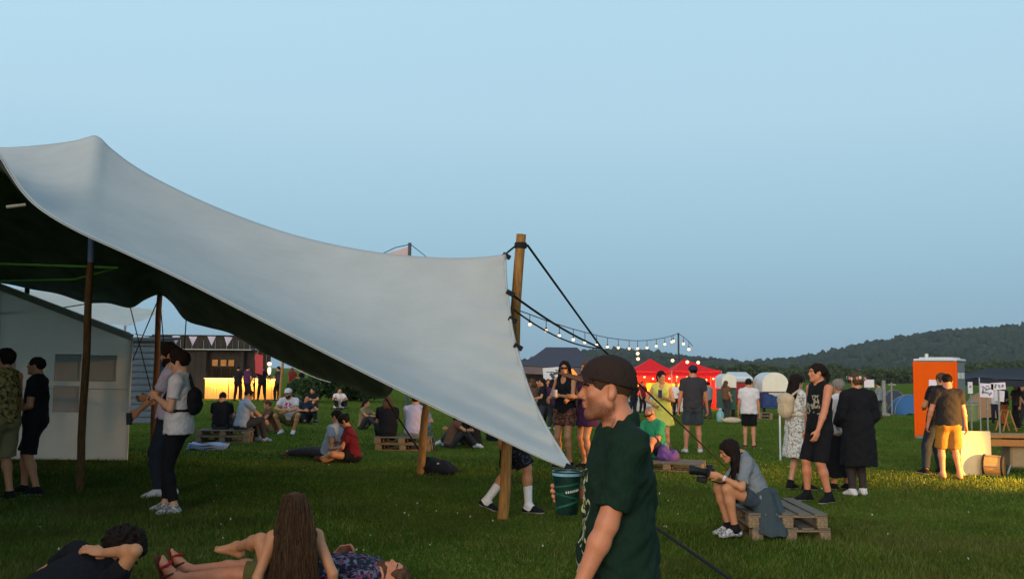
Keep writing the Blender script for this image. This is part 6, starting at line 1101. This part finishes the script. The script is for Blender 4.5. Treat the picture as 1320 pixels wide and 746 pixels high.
# ------------------------------------------------------------------ the man in the green tee, close to the camera
hl = Vector((.427, 3.75, 0)); HS = 1.755 / 1.75
capc = cloth('dark brown cap', (50, 38, 34)); peakc = cloth('brown cap peak', (112, 74, 56)); GREEN = printed('dark green tee cream print', (23, 44, 33), (190, 184, 142), ((-.07, .15), (.115, .5), (.90, 1.34)), 38, .5)
CUPC = Vector((at(731, 635, 3.95).x, 3.95, at(731, 635, 3.95).z))
def Lh(v): return rotz(v3(*(Vector(v) - hl)), -94) / HS
cl_ = Lh(CUPC); wr_ = cl_ + v3(.064, -.070, -.012)
r, J = person('man in dark green printed tee and brown cap in near profile, holding a cup', None, 94, {'neck': (0, -.015, 1.452), 'head': (0, .045, 1.617), 'lh': (-.225, .19, .885), 'le': (-.5, -1, .1), 'rh': tuple(wr_), 're': (.7, -1, -.6), 'rhd': (-.05, 1, .06), 'rpn': (-1, -.05, 0), 'rc': 40, 'lc': 34, 'look': (-2, -1, 0), 'lf': (-.12, .05, .085), 'rf': (.12, -.08, .085)},
   [('shirt', GREEN, {'sleeve': .80, 'sinf': .019, 'inf': .023, 'loose': .158, 'hem': -.16, 'fold': .011, 'fr': .85, 'neckz': -.012}), ('trousers', DENIMD), SH(BLACK)], 1.755, 'red', vox=.0045, loc=hl, det=1)
for nm, g, vx in (('hair', ('hair', mat('cropped hair', lin(92, 66, 50)[:3], .85, .3, 260, .6, 380, spec=.1), {'th': .0022, 'line': .012, 'fold': .0008}), .0035), ('cap', ('cap', capc, {'m2': peakc, 'tilt': -.17, 'slant': .24, 'tall': .008, 'pz': .006}), .0038)):
    n_, me, ms = garment(J, g, vx); link(nm, me, ms, r)
# cropped beard: its colour belongs to the skin of jaw, chin and lip
bo = [c for c in r.children if c.name.split('.')[0] == 'body'][0]; me = bo.data; co = np.empty(len(me.vertices) * 3, np.float32); me.vertices.foreach_get('co', co); co = co.reshape(-1, 3)
lx, ly, lz = ((co - J['H']) @ J[k_] for k_ in ('hr', 'f', 'u'))
jaw = sstep(.012, -.020, lz + .040 - .25 * np.clip(ly - .03, 0, 1)) * sstep(-.030, -.004, ly) * sstep(-.135, -.115, lz); side = sstep(-.032, -.018, ly) * sstep(.012, -.006, ly) * sstep(.035, .02, lz) * sstep(.055, .066, np.abs(lx)); lipz = np.clip(1 - np.hypot(lz + .057, np.clip(ly - .09, -1, 0)) / .016, 0, 1) * (np.abs(lx) < .024)
must = sstep(.05, .035, np.abs(lx)) * sstep(.070, .085, ly) * sstep(-.052, -.046, lz) * sstep(-.032, -.040, lz)
lx_ = np.abs(lx); st = sstep(.076, .070, lx_) * np.clip(np.maximum.reduce([jaw, side, must]) - 1.5 * lipz, 0, 1); at_ = me.attributes.new('stubble', 'FLOAT', 'POINT'); at_.data.foreach_set('value', st.astype(np.float32))
sm = skin('red').copy(); sm.name = 'skin with stubble'; n = sm.node_tree.nodes; l = sm.node_tree.links; b_ = n['Principled BSDF']; src = b_.inputs['Base Color'].links[0].from_socket
ag = n.new('ShaderNodeAttribute'); ag.attribute_name = 'stubble'; nz = n.new('ShaderNodeTexNoise'); nz.inputs['Scale'].default_value = 420; nz.inputs['Detail'].default_value = 2; tcn = n.new('ShaderNodeTexCoord'); l.new(tcn.outputs['Object'], nz.inputs[0]); mrn = n.new('ShaderNodeMapRange'); mrn.inputs[1].default_value = .38; mrn.inputs[2].default_value = .62; mrn.inputs[3].default_value = .25; mrn.inputs[4].default_value = .95; l.new(nz.outputs[0], mrn.inputs[0])
mm = n.new('ShaderNodeMath'); mm.operation = 'MULTIPLY'; l.new(ag.outputs['Fac'], mm.inputs[0]); l.new(mrn.outputs[0], mm.inputs[1]); mx = n.new('ShaderNodeMix'); mx.data_type = 'RGBA'; l.new(mm.outputs[0], mx.inputs[0]); l.new(src, mx.inputs[6]); mx.inputs[7].default_value = lin(62, 42, 33); l.new(mx.outputs[2], b_.inputs['Base Color']); me.materials[0] = sm
# stitched panel seams over the crown of the cap
M = MB()
for a in np.arange(6) * math.pi / 3 + .52:
    pts = []
    for q in np.linspace(.12, 1.28, 12):
        d_ = v3(math.sin(q) * math.cos(a), math.sin(q) * math.sin(a), math.cos(q)); p = v3(d_[0] * .0965, -.010 + d_[1] * .1185, .031 + d_[2] * .1110); pts.append(HP(J, *p))
    M.tube([Vector(p) for p in pts], .0016, 5)
M.build('seam', mat('cap stitching', lin(38, 28, 25)[:3], .9), r, True)
# the cup
t = thing('printed_cup', 'large dark green printed plastic cup held in front of the man in green', 'cup', CUPC); k = 3.95 / FPX; hh, r1, r0 = 52 * k, 18.5 * k, 13.5 * k
def printcup():
    m = mat('green printed plastic', lin(24, 62, 52)[:3], .3, .2, 12, col2=lin(14, 30, 34)[:3], spec=.5); return m
MB().lathe([(r0, -hh / 2), (r0 + .001, -hh / 2 + .002), (r1, hh / 2), (r1 + .003, hh / 2 + .002), (r1 + .003, hh / 2 + .006), (r1 - .003, hh / 2 + .006), (r1 - .003, hh / 2 - .012), (.001, hh / 2 - .012)], n=36).build('cup_body', printcup(), t, True)
def band(name, m, z0, z1, a0, a1, slope=0., th=.0012):
    g = []
    for i in range(25):
        a = a0 + (a1 - a0) * i / 24; row = []
        for z in (z0, z1):
            zz = z + slope * (i / 24 - .5); rr = r0 + (r1 - r0) * (zz + hh / 2) / hh + th; row.append((rr * math.cos(a), rr * math.sin(a), zz))
        g.append(row)
    MB().sheet(g, .0012).build(name, m, t, True)
LID = mat('pale blue rim', lin(126, 176, 196)[:3], .35); band('rim_band', LID, hh / 2 - .012, hh / 2 - .0005, 0, 6.28, 0, .0022)
MB().lathe([(r1 - .004, hh / 2 - .004), (r1 - .004, hh / 2 - .002)], n=30).build('lid_disc', LID, t, True)
TQ = mat('turquoise print', lin(36, 100, 84)[:3], .35); WP = mat('white print', lin(214, 216, 214)[:3], .4)
for z, s, w_ in ((.035, .03, .006), (-.012, -.04, .005), (-.045, .05, .008), (.012, .055, .003)): band('print_stripe', TQ, z, z + w_, math.pi * 1.0, math.pi * 2.05, s)
for i, a in enumerate(np.linspace(4.55, 5.55, 7)): band('print_letter', WP, .004 + .0035 * i * .4, .013 + .0035 * i * .4, a, a + .10)
# ------------------------------------------------------------------ grass blades
def grass_mat():
    m = bpy.data.materials.new('grass blades'); m.use_nodes = True; n = m.node_tree.nodes; l = m.node_tree.links; b = n['Principled BSDF']; b.inputs['Roughness'].default_value = 1; b.inputs['Specular IOR Level'].default_value = .02
    g = n.new('ShaderNodeNewGeometry'); r = n.new('ShaderNodeValToRGB'); e = r.color_ramp.elements; e[0].color = (.036, .078, .009, 1); e[1].color = (.096, .168, .022, 1); x = e.new(.62); x.color = (.068, .128, .014, 1); x = e.new(.97); x.color = (.20, .18, .06, 1); l.new(g.outputs['Random Per Island'], r.inputs[0])
    t = n.new('ShaderNodeTexCoord'); z = n.new('ShaderNodeTexNoise'); z.inputs['Scale'].default_value = .8; z.inputs['Detail'].default_value = 5; l.new(t.outputs['Object'], z.inputs[0]); k = n.new('ShaderNodeMapRange'); k.inputs[1].default_value = .35; k.inputs[2].default_value = .7; k.inputs[3].default_value = .72; k.inputs[4].default_value = 1.25; l.new(z.outputs[0], k.inputs[0])
    w1 = n.new('ShaderNodeTexNoise'); w1.inputs['Scale'].default_value = .33; w1.inputs['Detail'].default_value = 8; w1.inputs['Roughness'].default_value = .7; l.new(t.outputs['Object'], w1.inputs[0]); w2 = n.new('ShaderNodeMapRange'); w2.inputs[1].default_value = .47; w2.inputs[2].default_value = .64; w2.inputs[4].default_value = .75; l.new(w1.outputs[0], w2.inputs[0])
    wm = n.new('ShaderNodeMix'); wm.data_type = 'RGBA'; l.new(w2.outputs[0], wm.inputs[0]); l.new(r.outputs[0], wm.inputs[6]); wm.inputs[7].default_value = (.095, .092, .028, 1)      # worn, trodden patches
    s = n.new('ShaderNodeVectorMath'); s.operation = 'SCALE'; l.new(wm.outputs[2], s.inputs[0]); l.new(k.outputs[0], s.inputs['Scale']); l.new(s.outputs[0], b.inputs['Base Color']); return m
NB = 540000; px = rng.uniform(-260, 1600, NB); py = 484 + 330 * rng.uniform(0, 1, NB) ** .92
rx = (px - PW / 2) / FPX; rz_ = (PH / 2 - py) / FPX; R3 = np.array(CR); dirs = np.stack([rx, rz_, -np.ones(NB)], 1) @ R3.T
zz = np.zeros(NB)
for _ in range(25): tt = (zz - CAMZ) / dirs[:, 2]; gx, gy = dirs[:, 0] * tt, dirs[:, 1] * tt; zz = .5 * zz + .5 * gz(gx, gy)
ok = (gy < 75) & (gy > 3); gx, gy, zz = gx[ok], gy[ok], zz[ok]; n = len(gx); gx += rng.normal(0, .02, n) + gy * rng.normal(0, .0006, n); gy += rng.normal(0, .03, n) * gy / 8
patch = np.sin(gx * 1.3 + 2 * np.sin(gy * .7)) * np.sin(gy * 1.1 + 1.5 * np.sin(gx * .9)); hgt_ = rng.uniform(.022, .058, n) * (1 + .28 * patch) * (1 + .012 * np.clip(gy - 10, 0, 40)); hgt_ *= .72 + .5 * sstep(-.6, .5, np.sin(gx * .8 + 1.3 * np.sin(gy * .45 + 1)) + .6 * np.sin(gy * .9 + gx * .3)); tall = rng.random(n) < .012; hgt_[tall] *= 1.9
wd = .0028 + .00030 * gy * rng.uniform(.7, 1.3, n); a = rng.uniform(0, 2 * np.pi, n); ln = hgt_ * rng.uniform(.1, .9, n); la_ = rng.uniform(0, 2 * np.pi, n)
zz = gz(gx, gy) - .003; B0 = np.stack([gx - np.cos(a) * wd, gy - np.sin(a) * wd, zz], 1); B1 = np.stack([gx + np.cos(a) * wd, gy + np.sin(a) * wd, zz], 1); TP = np.stack([gx + np.cos(la_) * ln, gy + np.sin(la_) * ln, zz + hgt_], 1)
V = np.stack([B0, B1, TP], 1).reshape(-1, 3); link('grass', raw_mesh('grass', V, np.arange(3 * n).reshape(-1, 3), False), grass_mat(), kind='stuff')
# clover heads, fag ends and torn paper scattered in the grass
nl = 70; V, F = [], []
for i in range(nl):
    p = G(rng.uniform(0, 1320), 575 + 165 * rng.random() ** 1.2); s = rng.uniform(.006, .014); c = np.array([p.x, p.y, p.z + .035]); o_ = len(V) * 4; ax_ = rng.normal(0, 1, 3); ax_ /= np.linalg.norm(ax_); bx_ = np.cross(ax_, [.3, .2, 1]); bx_ /= np.linalg.norm(bx_); cx_ = np.cross(ax_, bx_)
    V += [np.array([c + ax_ * s * 1.4, c - ax_ * s * .7 + bx_ * s, c - ax_ * s * .7 - bx_ * s * .6 + cx_ * s, c - ax_ * s * .7 - bx_ * s * .6 - cx_ * s])]
    F += [[o_, o_ + 1, o_ + 2], [o_, o_ + 2, o_ + 3], [o_, o_ + 3, o_ + 1], [o_ + 1, o_ + 3, o_ + 2]]
link('clover_heads', raw_mesh('clover_heads', np.vstack(V), np.array(F), False), mat('clover white', lin(190, 188, 176)[:3], .8), kind='stuff')
# ------------------------------------------------------------------ evening haze between the camera and the hills
hzm = bpy.data.materials.new('evening haze'); hzm.use_nodes = True; n = hzm.node_tree.nodes; n.remove(n['Principled BSDF']); v = n.new('ShaderNodeVolumePrincipled'); v.inputs['Density'].default_value = .00013; v.inputs['Color'].default_value = (.80, .86, .95, 1); v.inputs['Anisotropy'].default_value = .2
hzm.node_tree.links.new(v.outputs[0], n['Material Output'].inputs['Volume'])
MB().box((0, 760, 61), (4400, 1660, 130)).build('haze', hzm, None, kind='stuff')
